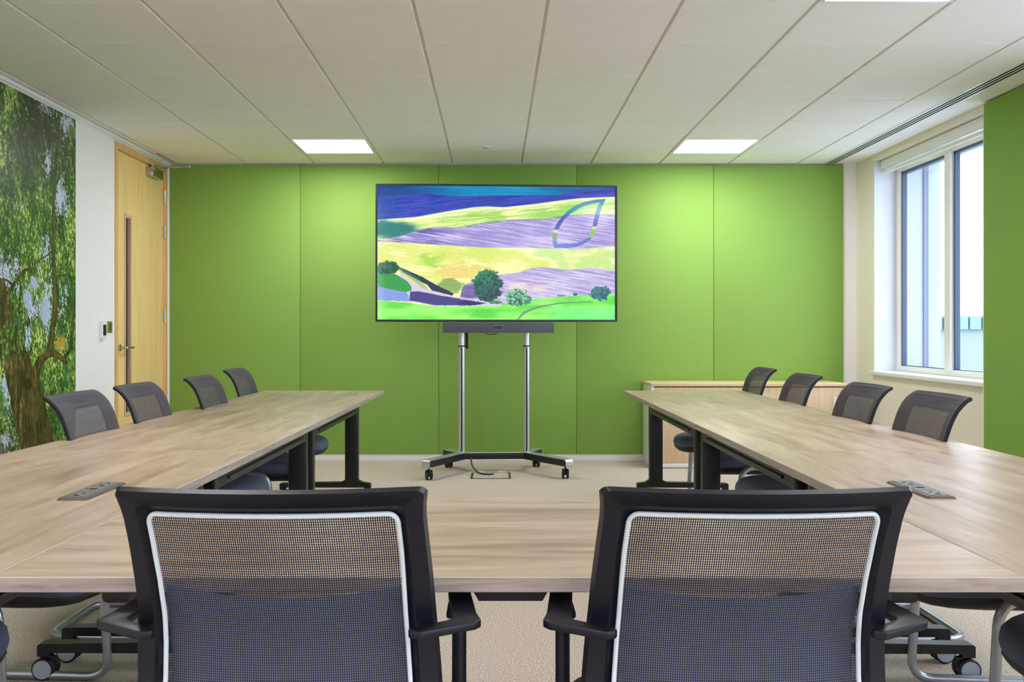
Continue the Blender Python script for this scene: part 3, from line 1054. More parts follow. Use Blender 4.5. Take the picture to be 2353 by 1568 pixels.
def build_cart():
    st = empty('screen_trolley', (CART_X, CART_Y, 0), CART_R)
    tag(st, 'wheeled silver and black floor stand carrying the large screen', 'screen stand')
    cy = .115
    for s in (-1, 1):
        x = s * .262
        g = Geo()
        g.cyl((x, cy, .152), (x, cy, 1.005), .0265, n=32)
        g.cyl((x, cy, 1.012), (x, cy, 1.9), .0245, n=32)
        g.cyl((x, cy, .152), (x, cy, .157), .036, n=32)
        col = g.build('column', M['silver'], st)
        Geo().cyl((x, cy, 1.003), (x, cy, 1.014), .0285, n=32).build('collar', M['black'], col)
        Geo().bbox(x - .006, x + .006, cy - .0275, cy - .020, .16, 1.0, .002, 1).build('channel', M['black'], col)
        if s < 0:
            Geo().bbox(x + .03, x + .052, cy - .01, cy + .03, .99, 1.2, .004).build('cable_guard', M['black'], col)
    g = Geo()
    g.bbox(-.27, .27, cy - .03, cy + .03, .098, .148, .004)
    g.build('cross_member', M['black_metal'], st)
    Geo().bbox(-.30, .30, cy - .032, cy + .032, .148, .1535, .002).build('cross_cap', M['silver'], st)
    for sx in (-1, 1):
        for (ex, ey) in ((.545, -.355), (.385, .365)):
            a, b = Vector((sx * .262, cy, 0)), Vector((sx * ex, ey, 0))
            d = b - a
            Ln = d.length
            ang = math.atan2(d.y, d.x)
            T = Matrix.Translation(a) @ Matrix.Rotation(ang, 4, 'Z')
            w = .034
            g = Geo()
            prof = [(-.02, .096), (Ln - .03, .096), (Ln - .01, .104), (Ln - .006, .145), (-.02, .150)]
            k = Geo().prism(prof, -w + .003, w - .003, axes='xzy')
            g.add([T @ Vector(v) for v in k.v], k.f, 0)
            # silver cap that runs along the top and turns down at the toe
            top = [(-.025, .153), (Ln - .02, .153)] + [(Ln - .02 + .024 * math.sin(t), .129 + .024 * math.cos(t)) for t in np.linspace(.2, math.pi / 2, 6)] + [(Ln + .004, .098)]
            inn = [(p[0] - (.006 if i > 2 else 0), p[1] - .006) for i, p in enumerate(top)]
            k = Geo().prism(top + inn[::-1], -w, w, axes='xzy')
            g.add([T @ Vector(v) for v in k.v], k.f, 1)
            lg = g.build('leg', [M['black_metal'], M['silver']], st)
            c = b - d.normalized() * .045
            cg = Geo()
            caster(cg, c.x, c.y, .037, .05, .106, yaw=math.radians(80 * sx if ey < 0 else 70 * sx))
            cg.build('caster', [M['rubber'], M['black']], lg)
    # head plate that carries the screen
    g = Geo().bbox(-.32, .32, cy - .06, cy - .026, 1.55, 1.95, .004)
    g.bbox(-.30, -.22, cy - .03, cy + .03, 1.5, 1.9, .004)
    g.bbox(.22, .30, cy - .03, cy + .03, 1.5, 1.9, .004)
    g.build('mount_plate', M['black_metal'], st)
    # cables
    g = Geo().tube(smoothpath([(-.1, .02, 1.14), (-.07, .0, 1.105), (.0, .0, 1.10), (.05, .02, 1.14)], .06), .003, 8)
    g.build('cable', M['cable'], st)
    g = Geo().tube(smoothpath([(-.19, .05, .12), (-.185, 0, .06), (-.14, -.1, .012), (-.05, -.13, .008), (-.02, -.10, .008)], .06), .006, 8)
    g.build('power_cable', M['cable'], st)

    tv = empty('television', (CART_X, CART_Y, 0), CART_R)
    tag(tv, 'large flat screen showing rolling green and purple hills', 'television')
    x0, x1, z0, z1 = -.948, .988, 1.2036, 2.302
    yf = .025
    bz = .016
    g = Geo()
    g.bbox(x0, x1, yf + .004, yf + .028, z0, z1, .003)
    g.bbox(x0 + .3, x1 - .3, yf + .026, yf + .0295, z0 + .2, z1 - .2, .006)
    g.build('body', M['bezel'], tv)
    g = Geo()
    g.bbox(x0, x1, yf, yf + .008, z0, z0 + bz + .002, .002)
    g.bbox(x0, x1, yf, yf + .008, z1 - bz, z1, .002)
    g.bbox(x0, x0 + bz, yf, yf + .008, z0 + bz, z1 - bz, .002)
    g.bbox(x1 - bz - .004, x1, yf, yf + .008, z0 + bz, z1 - bz, .002)
    g.build('bezel', M['bezel'], tv)
    Wn, Hn = 720, 410
    xs = np.linspace(x0 + bz, x1 - bz - .004, Wn)
    zs = np.linspace(z1 - bz, z0 + bz, Hn)
    XX, ZZ = np.meshgrid(xs, zs)
    P = np.stack([XX, np.full(XX.shape, yf + .0035), ZZ], -1)
    grid_print('screen', P, screen_colours(Wn, Hn), M['screen'], tv)

    vb = empty('video_bar', (CART_X, CART_Y, 0), CART_R)
    tag(vb, 'grey cloth-fronted conference sound bar with centre camera below the screen', 'sound bar')
    a, b = -.415, .468
    Geo().bbox(a, b, -.045, .035, 1.116, 1.199, .004).build('body', M['cloth_grille'], vb)
    cx = .027
    pill = arc(cx + .026, 1.158, .016, -90, 90, 10) + arc(cx - .026, 1.158, .016, 90, 270, 10)
    rim = Geo().prism(pill, -.047, -.044, axes='xzy').build('lens_rim', M['hubgrey'], vb)
    pill = arc(cx + .026, 1.158, .0135, -90, 90, 10) + arc(cx - .026, 1.158, .0135, 90, 270, 10)
    Geo().prism(pill, -.049, -.046, axes='xzy').build('lens_window', M['lens'], vb)


build_cart()

# floor outlet with carpet lid
fb = empty('floor_outlet', (-.028, 7.47, 0))
tag(fb, 'square floor power outlet with carpet-filled lid under the trolley', 'floor outlet')
g = Geo()
hx, hy, w = .155, .16, .018
for s in (-1, 1):
    g.bbox(-hx, hx, min(s * hy, s * (hy - w)), max(s * hy, s * (hy - w)), -.01, .004, .001, 1)
    g.bbox(min(s * hx, s * (hx - w)), max(s * hx, s * (hx - w)), -hy + w, hy - w, -.01, .004, .001, 1)
g.build('frame', M['brushed'], fb)
Geo().box(-hx + w, hx - w, -hy + w, hy - w, -.01, .0025).build('lid', M['carpet'], fb, smooth=False)
Geo().bbox(.05, .12, hy - .03, hy + .02, .002, .014, .003).build('flap', M['cable_pale'], fb)
Geo().bbox(-.1, -.05, hy - .02, hy + .02, .002, .012, .003).build('cable_exit', M['cable_pale'], fb)

# ------------------------------------------------------------------ low cupboard
cab = empty('credenza', (1.29, 7.87, 0))
tag(cab, 'low oak cupboard with white ends and sliding doors against the green wall', 'cupboard')
CW, CD, CH = 1.612, .455, .70
Geo().bbox(-.004, CW + .004, -.006, CD, CH - .026, CH, .002).build('top', M['cab_top'], cab)
g = Geo()
g.bbox(0, .02, 0, CD, .0, CH - .026, .001)
g.bbox(CW - .02, CW, 0, CD, .0, CH - .026, .001)
g.box(.02, CW - .02, CD - .012, CD, .04, CH - .026)
g.bbox(.02, CW - .02, .004, .03, .006, .042, .002)
g.box(.02, CW - .02, .03, CD - .012, .03, .042)
g.build('carcass', M['white_gloss'], cab)
for i in range(2):
    x0 = .021 + i * (CW - .042) / 2
    x1 = .021 + (i + 1) * (CW - .042) / 2
    yy0 = .004 if i == 0 else .004
    d = Geo().bbox(x0 + .001, x1 - .001, yy0, yy0 + .018, .044, CH - .034, .001).build('door', M['cab'], cab)
    hx = x0 + .045 if i == 0 else x1 - .065
    g = Geo()
    hz0, hz1 = .325, .585
    g.bbox(hx - .027, hx - .015, yy0 - .005, yy0 + .002, hz0, hz1, .001)
    g.bbox(hx + .015, hx + .027, yy0 - .005, yy0 + .002, hz0, hz1, .001)
    g.bbox(hx - .015, hx + .015, yy0 - .005, yy0 + .002, hz0, hz0 + .016, .001)
    g.bbox(hx - .015, hx + .015, yy0 - .005, yy0 + .002, hz1 - .016, hz1, .001)
    g.box(hx - .016, hx + .016, yy0 - .001, yy0 + .001, hz0, hz1)
    g.build('handle', M['white_gloss'], d)

# ------------------------------------------------------------------ tables
ZT, TT = .727, .025


def table(name, loc, rz, Lg, Wd, label, inset=.085, topmat='top_y', flip_lever=False, skew=0.0):
    """local x runs outward from the inner edge, local y along the table"""
    t = empty(name, loc, rz)
    tag(t, label, 'table', 'oak-topped tables set in a U')
    g = Geo()
    e = .0006
    b = Geo().bbox(e, Wd - e, e, Lg - e, ZT - TT, ZT, .0015, 1)
    g.add([(x, y - (skew * x / Wd if y < .05 else 0), z) for (x, y, z) in b.v], b.f)
    # side faces take the edge band, bevels the painted glint
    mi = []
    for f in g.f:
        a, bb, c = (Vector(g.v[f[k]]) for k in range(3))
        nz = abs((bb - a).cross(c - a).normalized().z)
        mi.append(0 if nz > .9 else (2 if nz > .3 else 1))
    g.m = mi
    g.build('tabletop', [M[topmat], M['edge'], M['edge_glint']], t, smooth=False)
    # inner rail with a cable groove
    g = Geo()
    g.bbox(.158, .188, inset - .02, Lg - inset + .02, .585, ZT - TT - .001, .002)
    g.bbox(.150, .16, inset + .12, Lg - inset - .12, .603, .612, .001, 1)
    g.bbox(.150, .16, inset + .12, Lg - inset - .12, .672, .684, .001, 1)
    g.build('rail', M['black_metal'], t)
    Geo().bbox(.46, .49, inset - .02, Lg - inset + .02, .645, ZT - TT - .001, .002).build('rear_rail', M['black_metal'], t)
    for y in (inset, Lg - inset):
        g = Geo()
        # column on the inner side, bracket under the top, foot with casters
        g.bbox(.157, .245, y - .026, y + .026, .115, ZT - TT - .001, .006)
        g.bbox(.20, Wd - .09, y - .022, y + .022, .655, ZT - TT - .001, .004)
        foot = [(.075, .077), (.075, .112), (.082, .118), (.13, .124), (.157, .14), (.245, .14), (.27, .126), (Wd - .127, .118), (Wd - .12, .112), (Wd - .12, .077), (Wd - .158, .077), (Wd - .165, .09), (.12, .09), (.112, .077)]
        g.prism(foot, y - .024, y + .024, axes='xzy')
        lg = g.build('leg', M['black_metal'], t)
        for cx in (.095, Wd - .138):
            cg = Geo()
            caster(cg, cx, y, .0365, .055, .08, yaw=(math.pi if cx > .3 else 0))
            cg.build('caster', [M['rubber'], M['hubgrey']], lg)
    if flip_lever:
        g = Geo()
        xm = Wd - .17
        y = Lg / 2
        g.prism([(y - .105, .702), (y + .105, .702), (y + .095, .676), (y + .065, .672), (y + .055, .655), (y - .055, .655), (y - .065, .672), (y - .095, .676)], xm - .05, xm + .05, axes='yzx')
        g.build('tilt_lever', M['black'], t)
        for yy in (.115, Lg - .215):
            Geo().bbox(xm - .04, xm + .05, yy, yy + .10, .648, .7015, .012, 3).build('tilt_bracket', M['black'], t)
    return t


TL = 1.638
ang_r = -math.atan2(.870 - .854, 4.9)
ang_l = math.pi - math.atan2(.798 - .733, 4.9)
names_r = ['nearest right-hand table, cut by the right edge, with a power socket', 'middle table of the right-hand run', 'farthest right-hand table, in front of the cupboard']
names_l = ['nearest left-hand table, cut by the left edge, with a power socket', 'middle table of the left-hand run', 'farthest left-hand table, ending near the screen']
rdir = Vector((-math.sin(ang_r), math.cos(ang_r), 0))
o_r = Vector((.855, 1.536, 0))
o_l = Vector((-.8095, 1.536, 0))
ldir = Vector((.798 - .733, 4.9, 0)).normalized()
for i in range(3):
    table('conference_table', o_r + rdir * (TL * i), ang_r, TL, .80, names_r[i], topmat=('top_y', 'top_y2', 'top_y3')[i])
    table('conference_table', o_l + ldir * (TL * (i + 1)), ang_l, TL, .80, names_l[i], topmat=('top_y3', 'top_y', 'top_y2')[i])
table('conference_table', (-.798, 2.287, 0), -math.pi / 2, 1.652, .751, 'cross table behind the two big mesh chairs, joining both runs', inset=.2, topmat='top_y2', flip_lever=True, skew=.010)


def power(loc, rz, label):
    e = empty('desk_power_socket', (loc[0], loc[1], ZT), rz)
    tag(e, label, 'power socket', 'desk power sockets')
    g = Geo()
    hx, hy = .037, .123
    prof = [(-hx, -hy + .02), (-hx + .012, -hy), (hx, -hy), (hx, hy - .02), (hx - .012, hy), (-hx, hy)]
    prof = arc(-hx + .008, -hy + .008, .008, 180, 270, 4) + arc(hx - .008, -hy + .008, .008, 270, 360, 4) + arc(hx - .008, hy - .008, .008, 0, 90, 4) + arc(-hx + .008, hy - .008, .008, 90, 180, 4)
    n = len(prof)
    V = [(p[0], p[1], 0) for p in prof] + [(p[0] * .86, p[1] * .96, .006) for p in prof]
    g.add(V, [(i, (i + 1) % n, n + (i + 1) % n, n + i) for i in range(n)] + [tuple(range(n, 2 * n))])
    g.build('bezel', M['brushed'], e)
    for k, yc in enumerate((-.074, 0, .074)):
        hh = .036 if k != 1 else .036
        pl = Geo().bbox(-.024, .024, yc - hh, yc + hh, .005, .0075, .001, 1).build('socket_plate', M['socket_face'], e)
        g = Geo()
        if k != 1:
            g.box(-.0035, .0035, yc + .014, yc + .0185, .007, .0079)
            g.box(-.013, -.007, yc - .004, yc, .007, .0079)
            g.box(.007, .013, yc - .004, yc, .007, .0079)
            g.box(-.006, .006, yc - .026, yc - .018, .007, .0079)
        else:
            g.box(-.010, .010, yc - .006, yc + .006, .007, .0079)
            g.cyl((-.016, yc, .007), (-.016, yc, .0079), .003, n=8)
        g.build('socket_hole', M['hole'], pl, smooth=False)
    return e


power((-.987, 2.356), 0, 'flush power socket strip in the left-hand tabletop')
power((1.057, 2.378), 0, 'flush power socket strip in the right-hand tabletop')


# ------------------------------------------------------------------ cantilever chairs (seen over the outer table edges)
def make_side_chair():
    """faces local +x"""
    root = empty('cantilever_chair')
    # tube frame
    pts = [(-.20, .235, .405), (.103, .247, .40), (.125, .25, .016), (-.325, .205, .016), (-.325, -.205, .016), (.125, -.25, .016), (.103, -.247, .40), (-.20, -.235, .405)]
    Geo().tube(smoothpath(pts, .07, 6), .0145, 14).build('cantilever_frame', M['silver_paint'], root)
    # seat: rounded cushion on a dark shell
    nu, nv = 28, 10

    def outline(t, k):
        a = 2 * math.pi * t
        ex = 2.0 / 3.6
        cx, sx = math.cos(a), math.sin(a)
        X = math.copysign(abs(cx) ** ex, cx)
        Yv = math.copysign(abs(sx) ** ex, sx)
        front = .252 if X > 0 else .235
        return (.01 + X * front * k, Yv * .228 * k * (1 - .05 * X))

    def cushion(prof):
        V, Fc = [], []
        for (k, z) in prof:
            for i in range(nu):
                x, y = outline(i / nu, k)
                dz = -.014 * max(0, (x - .12) / .13) ** 2 + .010 * max(0, (-x - .1) / .1) ** 1.0 * .5 + .02 * (y / .23) ** 2 * .4
                V.append((x, y, z + dz))
        for r in range(len(prof) - 1):
            for i in range(nu):
                j = (i + 1) % nu
                Fc.append((r * nu + i, r * nu + j, (r + 1) * nu + j, (r + 1) * nu + i))
        Fc.append(tuple(range(nu))[::-1])
        Fc.append(tuple((len(prof) - 1) * nu + i for i in range(nu)))
        return V, Fc
    V, Fc = cushion([(.955, .385), (.985, .395), (1.0, .412), (.985, .430), (.94, .441), (.82, .446), (.5, .445), (.1, .443)])
    Geo().add(V, Fc).build('seat', M['seat'], root, angle=60)
    V, Fc = cushion([(.5, .345), (.80, .350), (.93, .363), (.98, .381), (.97, .394), (.90, .394), (.3, .394)])
    Geo().add(V, Fc).build('seat_shell', M['seat_dark'], root, angle=60)
    # backrest profile, (x, z)
    prof = [(-.180, .455), (-.193, .51), (-.206, .57), (-.220, .63), (-.235, .69), (-.250, .745), (-.262, .785), (-.274, .815), (-.288, .840), (-.304, .860), (-.322, .876), (-.342, .887)]
    P = np.array(prof)
    s = np.concatenate([[0], np.cumsum(np.hypot(*np.diff(P, axis=0).T))])
    Ls = s[-1]

    def at(q):
        q = np.clip(q, 0, Ls)
        return float(np.interp(q, s, P[:, 0])), float(np.interp(q, s, P[:, 1]))

    def halfw(z):
        return .205 + .02 * smooth(.45, .80, np.array(z)).item() - .006 * smooth(.85, .89, np.array(z)).item()

    def surf(u, q, off=0.0):
        """u in -1..1 across, q along the profile, off in front (+x)"""
        x, z = at(q)
        x2, z2 = at(q + .004)
        x1, z1 = at(q - .004)
        tx, tz = x2 - x1, z2 - z1
        l = math.hypot(tx, tz)
        nx, nz = tz / l, -tx / l
        y = u * halfw(z)
        x += .030 * u * u * (1 - .3 * q / Ls) - .012
        return Vector((x + nx * off, y, z + nz * off))
    # frame plate with an opening
    nq, us = 26, [-1, -.93, -.84, -.70, -.3, 0, .3, .70, .84, .93, 1]
    qo0, qo1 = .06, Ls - .082
    V, Fc = [], []
    qs = sorted(set([Ls * i / nq for i in range(nq + 1)] + [qo0, qo1]))
    for side, off in ((0, -.001), (1, -.013)):
        for q in qs:
            for u in us:
                o = off if side == 0 else off * (1.0 if abs(u) > .9 else .8)
                V.append(surf(u, q, o))
    nU, nQ = len(us), len(qs)

    def hole(i, k):
        um = (us[k] + us[k + 1]) / 2
        qm = (qs[i] + qs[i + 1]) / 2
        return abs(um) < .70 and qo0 < qm < qo1
    base = nU * nQ
    for i in range(nQ - 1):
        for k in range(nU - 1):
            if hole(i, k):
                continue
            a, b, c, d = i * nU + k, i * nU + k + 1, (i + 1) * nU + k + 1, (i + 1) * nU + k
            Fc.append((a, b, c, d))
            Fc.append((base + d, base + c, base + b, base + a))
            for (p, q_, ii, kk) in ((a, b, i - 1, k), (b, c, i, k + 1), (c, d, i + 1, k), (d, a, i, k - 1)):
                if ii < 0 or ii >= nQ - 1 or kk < 0 or kk >= nU - 1 or hole(ii, kk):
                    Fc.append((q_, p, base + p, base + q_))
    fr = Geo().add(V, Fc)
    for s_ in (-1, 1):
        fr.tube([surf(s_ * .985, Ls * i / 30, -.005) for i in range(31)], [.0095 - .0045 * i / 30 for i in range(31)], 8)
    fr.tube([surf(u, Ls - .002, -.004) for u in np.linspace(-.985, .985, 15)], .0045, 8)
    fr.build('back_frame', M['black'], root, angle=50)
    # knitted ribs
    g = Geo()
    pitch = .0046
    n = int((Ls - .012) / pitch)
    uu = np.linspace(-1, 1, 15)
    for r in range(n):
        q = .006 + r * pitch
        V, Fc = [], []
        for u in uu:
            e = 1 - .75 * max(0, (abs(u) - .93) / .07)
            V.append(surf(u, q, .0035 * e))
            V.append(surf(u, q + pitch * .44, .0052 * e))
            V.append(surf(u, q + pitch * .88, .0035 * e))
        for i in range(len(uu) - 1):
            for k in range(2):
                a = i * 3 + k
                Fc.append((a, a + 3, a + 4, a + 1))
        g.add(V, Fc)
    rb = g.build('knitted_mesh', M['knit'], root, angle=80)
    rb['kind'] = 'stuff'
    g = Geo().bbox(-.225, -.15, -.06, .06, .38, .49, .01, 3)
    g.build('back_bracket', M['seat_dark'], root)
    return root


side = make_side_chair()
chairs = [
    (-1.30, 3.69, 0, 'ribbed charcoal mesh chair in front of the tree mural trunk'),
    (-1.30, 4.33, 0, 'ribbed charcoal mesh chair in front of the oak door'),
    (-1.245, 5.09, 0, 'left-hand charcoal mesh chair overlapping the next one, before green wall'),
    (-1.335, 6.12, 0, 'left-hand charcoal mesh chair farthest from the viewer, before green wall'),
    (-1.402, 2.845, math.radians(-9.7), 'charcoal chair under the left table, showing seat and silver leg'),
    (-1.38, 2.10, 0, 'charcoal chair at the lower left edge, only seat side showing'),
    (1.375, 3.65, math.pi, 'ribbed charcoal mesh chair next to the right green panel below window'),
    (1.365, 4.31, math.pi, 'ribbed charcoal mesh chair against cream wall, second from right panel'),
    (1.412, 5.32, math.pi, 'ribbed charcoal mesh chair before the right end of the cupboard'),
    (1.448, 6.27, math.pi, 'ribbed charcoal mesh chair at the far end before the cupboard'),
    (1.455, 2.81, math.pi, 'charcoal chair under the right table, showing seat and silver legs'),
    (1.425, 2.10, math.pi, 'charcoal chair at the lower right edge, only seat side showing'),
]
for i, (x, y, r, lab) in enumerate(chairs):
    c = side if i == 0 else copy_tree(side)
    c.location = (x, y, 0)
    c.rotation_euler = (0, 0, r)
    tag(c, lab, 'chair', 'charcoal cantilever chairs along the tables')


# ------------------------------------------------------------------ two task chairs in the foreground
def make_task_chair():
    """faces local +y; local y = 0 stands for 1.70 m from the camera"""
    root = empty('task_chair')
    zs = [.46, .50, .545, .595, .65, .695, .758, .813, .862, .885, .897, .905]
    dsv = [1.405, 1.435, 1.448, 1.452, 1.447, 1.436, 1.410, 1.382, 1.353, 1.338, 1.328, 1.316]
    ow = [.236, .236, .235, .233, .229, .2255, .2225, .219, .2165, .218, .2205, .221]

    def prof(z):
        return float(np.interp(z, zs, dsv)) - 1.70

    def S(x, z, off=0.0):
        """back surface; off is towards the camera (-y)"""
        w = abs(x) / .22
        return Vector((x, prof(z) + .036 * w * w - .018 - off, z))

    def hw(z):
        return float(np.interp(z, zs, ow))

    def hin(z):
        return float(np.interp(z, [.46, .53, .595, .695, .80, .866], [.185, .189, .186, .181, .1795, .1765]))
    ZTOP, ZI1, ZI0 = .905, .864, .515
    n = 26
    # matching outer and inner outlines (left bottom -> up -> across -> down)
    outer, inner = [], []
    for i in range(n):
        t = i / (n - 1)
        z = .47 + (.892 - .47) * t
        outer.append((-hw(z), z))
        zi = ZI0 + (ZI1 - .014 - ZI0) * t
        inner.append((-hin(zi), zi))
    k = 6
    for i in range(1, k + 1):
        a = math.pi - (math.pi / 2) * i / k
        outer.append((-hw(.9) + .012 + .012 * math.cos(a), .892 + .013 * math.sin(a)))
        inner.append((-hin(ZI1) + .014 + .014 * math.cos(a), ZI1 - .014 + .014 * math.sin(a)))
    m = 9
    for i in range(1, m):
        t = i / m
        outer.append(((-hw(.9) + .012) * (1 - 2 * t), .905))
        inner.append(((-hin(ZI1) + .014) * (1 - 2 * t), ZI1))
    half_o, half_i = outer[:n + k], inner[:n + k]
    outer = outer + [(-x, z) for (x, z) in half_o[::-1]]
    inner = inner + [(-x, z) for (x, z) in half_i[::-1]]
    N = len(outer)
    V, Fc = [], []
    # rings: rear outer, rear mid ridge, rear inner, front inner, front outer
    for ring in range(6):
        for (o, q) in zip(outer, inner):
            ox, oz = o
            ix, iz = q
            if ring == 0:
                V.append(S(ox, oz, -.006))
            elif ring == 1:
                x, z = ox + (ix - ox) * .10, oz + (iz - oz) * .10
                V.append(S(x, z, .012))
            elif ring == 2:
                x, z = ox + (ix - ox) * .66, oz + (iz - oz) * .66
                V.append(S(x, z, .012))
            elif ring == 3:
                x, z = ox + (ix - ox) * .74, oz + (iz - oz) * .74
                V.append(S(x, z, .004))
            elif ring == 4:
                V.append(S(ix, iz, -.004))
            else:
                V.append(S((ox + ix) / 2, (oz + iz) / 2, -.018))
    for r in range(6):
        r2 = (r + 1) % 6
        for i in range(N - 1):
            Fc.append((r * N + i, r * N + i + 1, r2 * N + i + 1, r2 * N + i))
    Fc.append(tuple(r * N for r in range(6)))
    Fc.append(tuple(r * N + N - 1 for r in range(6))[::-1])
    g = Geo().add(V, Fc)
    # bottom bar closing the frame and spine down to the seat
    Vb, Fb = [], []
    xs = np.linspace(-.20, .20, 13)
    for x in xs:
        for (z, o) in ((.515, .004), (.512, .014), (.465, .014), (.46, -.004), (.51, -.012)):
            Vb.append(S(x, z, o))
    for i in range(len(xs) - 1):
        for j in range(5):
            j2 = (j + 1) % 5
            Fb.append((i * 5 + j, i * 5 + j2, (i + 1) * 5 + j2, (i + 1) * 5 + j))
    Fb.append((0, 1, 2, 3, 4))
    Fb.append(tuple(60 + q for q in (4, 3, 2, 1, 0)))
    g.add(Vb, Fb)
    g.build('back_frame', M['black'], root, angle=40)
    # pale piping
    path = [S(x, z, .003) for (x, z) in inner]
    Geo().tube(path, .0037, 10).build('piping', M['trim_white'], root)
    # woven mesh: flat threads in both directions
    g = Geo()
    px, pz = .00335, .0040

    def strip(P0, P1):
        k_ = len(P0)
        Vv = []
        for a, b in zip(P0, P1):
            Vv += [a, b]
        g.add(Vv, [(2 * i, 2 * i + 1, 2 * i + 3, 2 * i + 2) for i in range(k_ - 1)])
    zrow = np.arange(ZI0 + .002, ZI1 - .001, pz)
    for z in zrow:
        w = hin(z) - (.014 - math.sqrt(max(0, .014 ** 2 - max(0, z - (ZI1 - .014)) ** 2)))
        xx = np.linspace(-w, w, 17)
        strip([S(x, z - .00065, -.0012) for x in xx], [S(x, z + .00065, -.0012) for x in xx])
    zz = np.linspace(ZI0, ZI1 - .002, 20)
    nc = int(.376 / px)
    for i in range(nc + 1):
        f = -1 + 2 * i / nc
        P0, P1 = [], []
        for z in zz:
            x = f * hin(z)
            P0.append(S(x - .00088, z, 0))
            P1.append(S(x + .00088, z, 0))
        strip(P0, P1)
    mesh_o = g.build('back_mesh', M['thread'], root, smooth=False)
    mesh_o['kind'] = 'stuff'
    # lumbar pad in front of the mesh
    V, Fc = [], []
    nx_, nz_ = 15, 9
    for side_ in (0, 1):
        for i in range(nx_):
            u = -1 + 2 * i / (nx_ - 1)
            for j in range(nz_):
                v = j / (nz_ - 1)
                ztop = .722 + .016 * u * u
                zb = .53 - .0 * u
                V.append(S(u * .181, zb + (ztop - zb) * v, -.016 - .010 * side_))
    for side_ in (0, 1):
        b0 = side_ * nx_ * nz_
        for i in range(nx_ - 1):
            for j in range(nz_ - 1):
                q = (b0 + i * nz_ + j, b0 + (i + 1) * nz_ + j, b0 + (i + 1) * nz_ + j + 1, b0 + i * nz_ + j + 1)
                Fc.append(q if side_ == 0 else q[::-1])
    Geo().add(V, Fc).build('lumbar_pad', M['lumbar'], root, angle=60)
    # seat
    nu = 32

    def ring(kx, z, ky=None):
        ky = kx if ky is None else ky
        R_ = []
        for i in range(nu):
            a = 2 * math.pi * i / nu
            ex = 2 / 4.2
            c_, s_ = math.cos(a), math.sin(a)
            x = math.copysign(abs(c_) ** ex, c_) * .238 * kx
            y = math.copysign(abs(s_) ** ex, s_) * .232 * ky
            R_.append((x, y, z - .012 * max(0, y / .23) ** 3))
        return R_
    for nm, prf, mt in (('seat', [(.95, .398), (.99, .408), (1, .424), (.985, .441), (.94, .451), (.8, .455), (.4, .450), (.05, .449)], 'seat'),
                        ('seat_shell', [(.45, .36), (.8, .366), (.94, .382), (.97, .398), (.9, .402), (.2, .402)], 'seat_dark')):
        V, Fc = [], []
        for (kx, z) in prf:
            V += ring(kx, z)
        for r in range(len(prf) - 1):
            for i in range(nu):
                j = (i + 1) % nu
                Fc.append((r * nu + i, r * nu + j, (r + 1) * nu + j, (r + 1) * nu + i))
        Fc.append(tuple(range(nu))[::-1])
        Fc.append(tuple((len(prf) - 1) * nu + i for i in range(nu)))
        Geo().add(V, Fc).build(nm, M[mt], root, angle=60)
    # spine
    g = Geo()
    g.tube(smoothpath([(0, prof(.50) + .0, .50), (0, prof(.46) - .02, .40), (0, -.16, .345), (0, -.02, .345)], .06), .028, 12)
    g.bbox(-.085, .085, -.13, .13, .325, .365, .012, 3)
    g.build('tilt_mechanism', M['black'], root)
    # armrests
    for s in (-1, 1):
        z = .682
        plan = [(.19, 1.405), (.205, 1.398), (.286, 1.448), (.294, 1.462), (.286, 1.50), (.274, 1.62), (.268, 1.735), (.262, 1.748), (.238, 1.748), (.231, 1.735), (.236, 1.62), (.247, 1.50), (.250, 1.474), (.244, 1.461), (.196, 1.424), (.186, 1.414)]
        poly = [(s * p[0], p[1] - 1.70) for p in plan]
        nn = len(poly)
        cx = sum(p[0] for p in poly) / nn
        cyv = sum(p[1] for p in poly) / nn
        bm = bmesh.new()
        vs = [bm.verts.new((p[0], p[1], z - .013)) for p in poly]
        f = bm.faces.new(vs)
        r = bmesh.ops.extrude_face_region(bm, geom=[f])
        for q in r['geom']:
            if isinstance(q, bmesh.types.BMVert):
                q.co.z = z
        bmesh.ops.bevel(bm, geom=list(bm.edges), offset=.0028, segments=2, profile=.5, affect='EDGES')
        g = Geo().bm(bm)
        arm = g.build('armrest', M['black'], root, angle=50)
        xpost = s * .2565
        g = Geo()
        g.cyl((xpost, -.135, .548), (xpost, -.135, z - .011), .0118, n=16)
        g.bbox(xpost - .02, xpost + .02, -.16, -.09, z - .024, z - .0115, .004)
        g.build('arm_post', M['black'], arm)
        g = Geo().tube(smoothpath([(xpost, -.135, .55), (xpost, -.135, .40), (s * .20, -.10, .372), (s * .08, -.06, .36)], .05), .0125, 12)
        g.build('arm_bracket', M['silver_paint'], arm)
    # star base on casters
    Geo().cyl((0, 0, .09), (0, 0, .34), .024, n=20).build('gas_lift', M['black'], root)
    for i in range(5):
        a = math.radians(90 + 72 * i)
        T = Matrix.Rotation(a, 4, 'Z')
        pr = Geo()
        V = []
        for (r, w, z0, z1) in ((.0, .035, .075, .135), (.10, .026, .08, .125), (.28, .018, .082, .105), (.31, .017, .082, .100)):
            V += [(r, -w, z0), (r, w, z0), (r, w * .8, z1), (r, -w * .8, z1)]
        Fc = []
        for q in range(3):
            for j in range(4):
                j2 = (j + 1) % 4
                Fc.append((q * 4 + j, q * 4 + j2, q * 4 + 4 + j2, q * 4 + 4 + j))
        Fc += [(0, 1, 2, 3), (15, 14, 13, 12)]
        pr.add([T @ Vector(v) for v in V], Fc)
        arm = pr.build('base_arm', M['black'], root)
        cg = Geo()
        caster(cg, .295 * math.cos(a), .295 * math.sin(a), .03, .048, .085, yaw=a + .6)
        cg.build('caster', [M['rubber'], M['black']], arm)
    return root


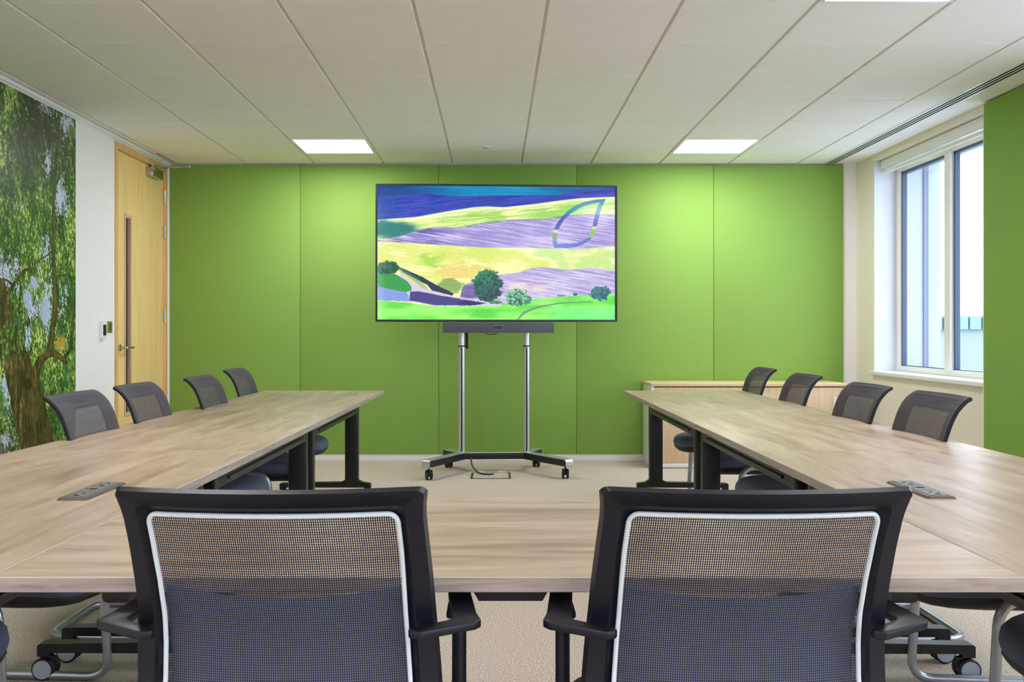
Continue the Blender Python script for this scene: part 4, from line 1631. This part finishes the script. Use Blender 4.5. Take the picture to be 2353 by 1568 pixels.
task = make_task_chair()
task.location = (-.314, 1.70, 0)
tag(task, 'large black-framed mesh task chair, left of the two in the foreground', 'chair', 'foreground mesh task chairs')
task2 = copy_tree(task)
task2.location = (.368, 1.70, 0)
tag(task2, 'large black-framed mesh task chair, right of the two in the foreground', 'chair', 'foreground mesh task chairs')
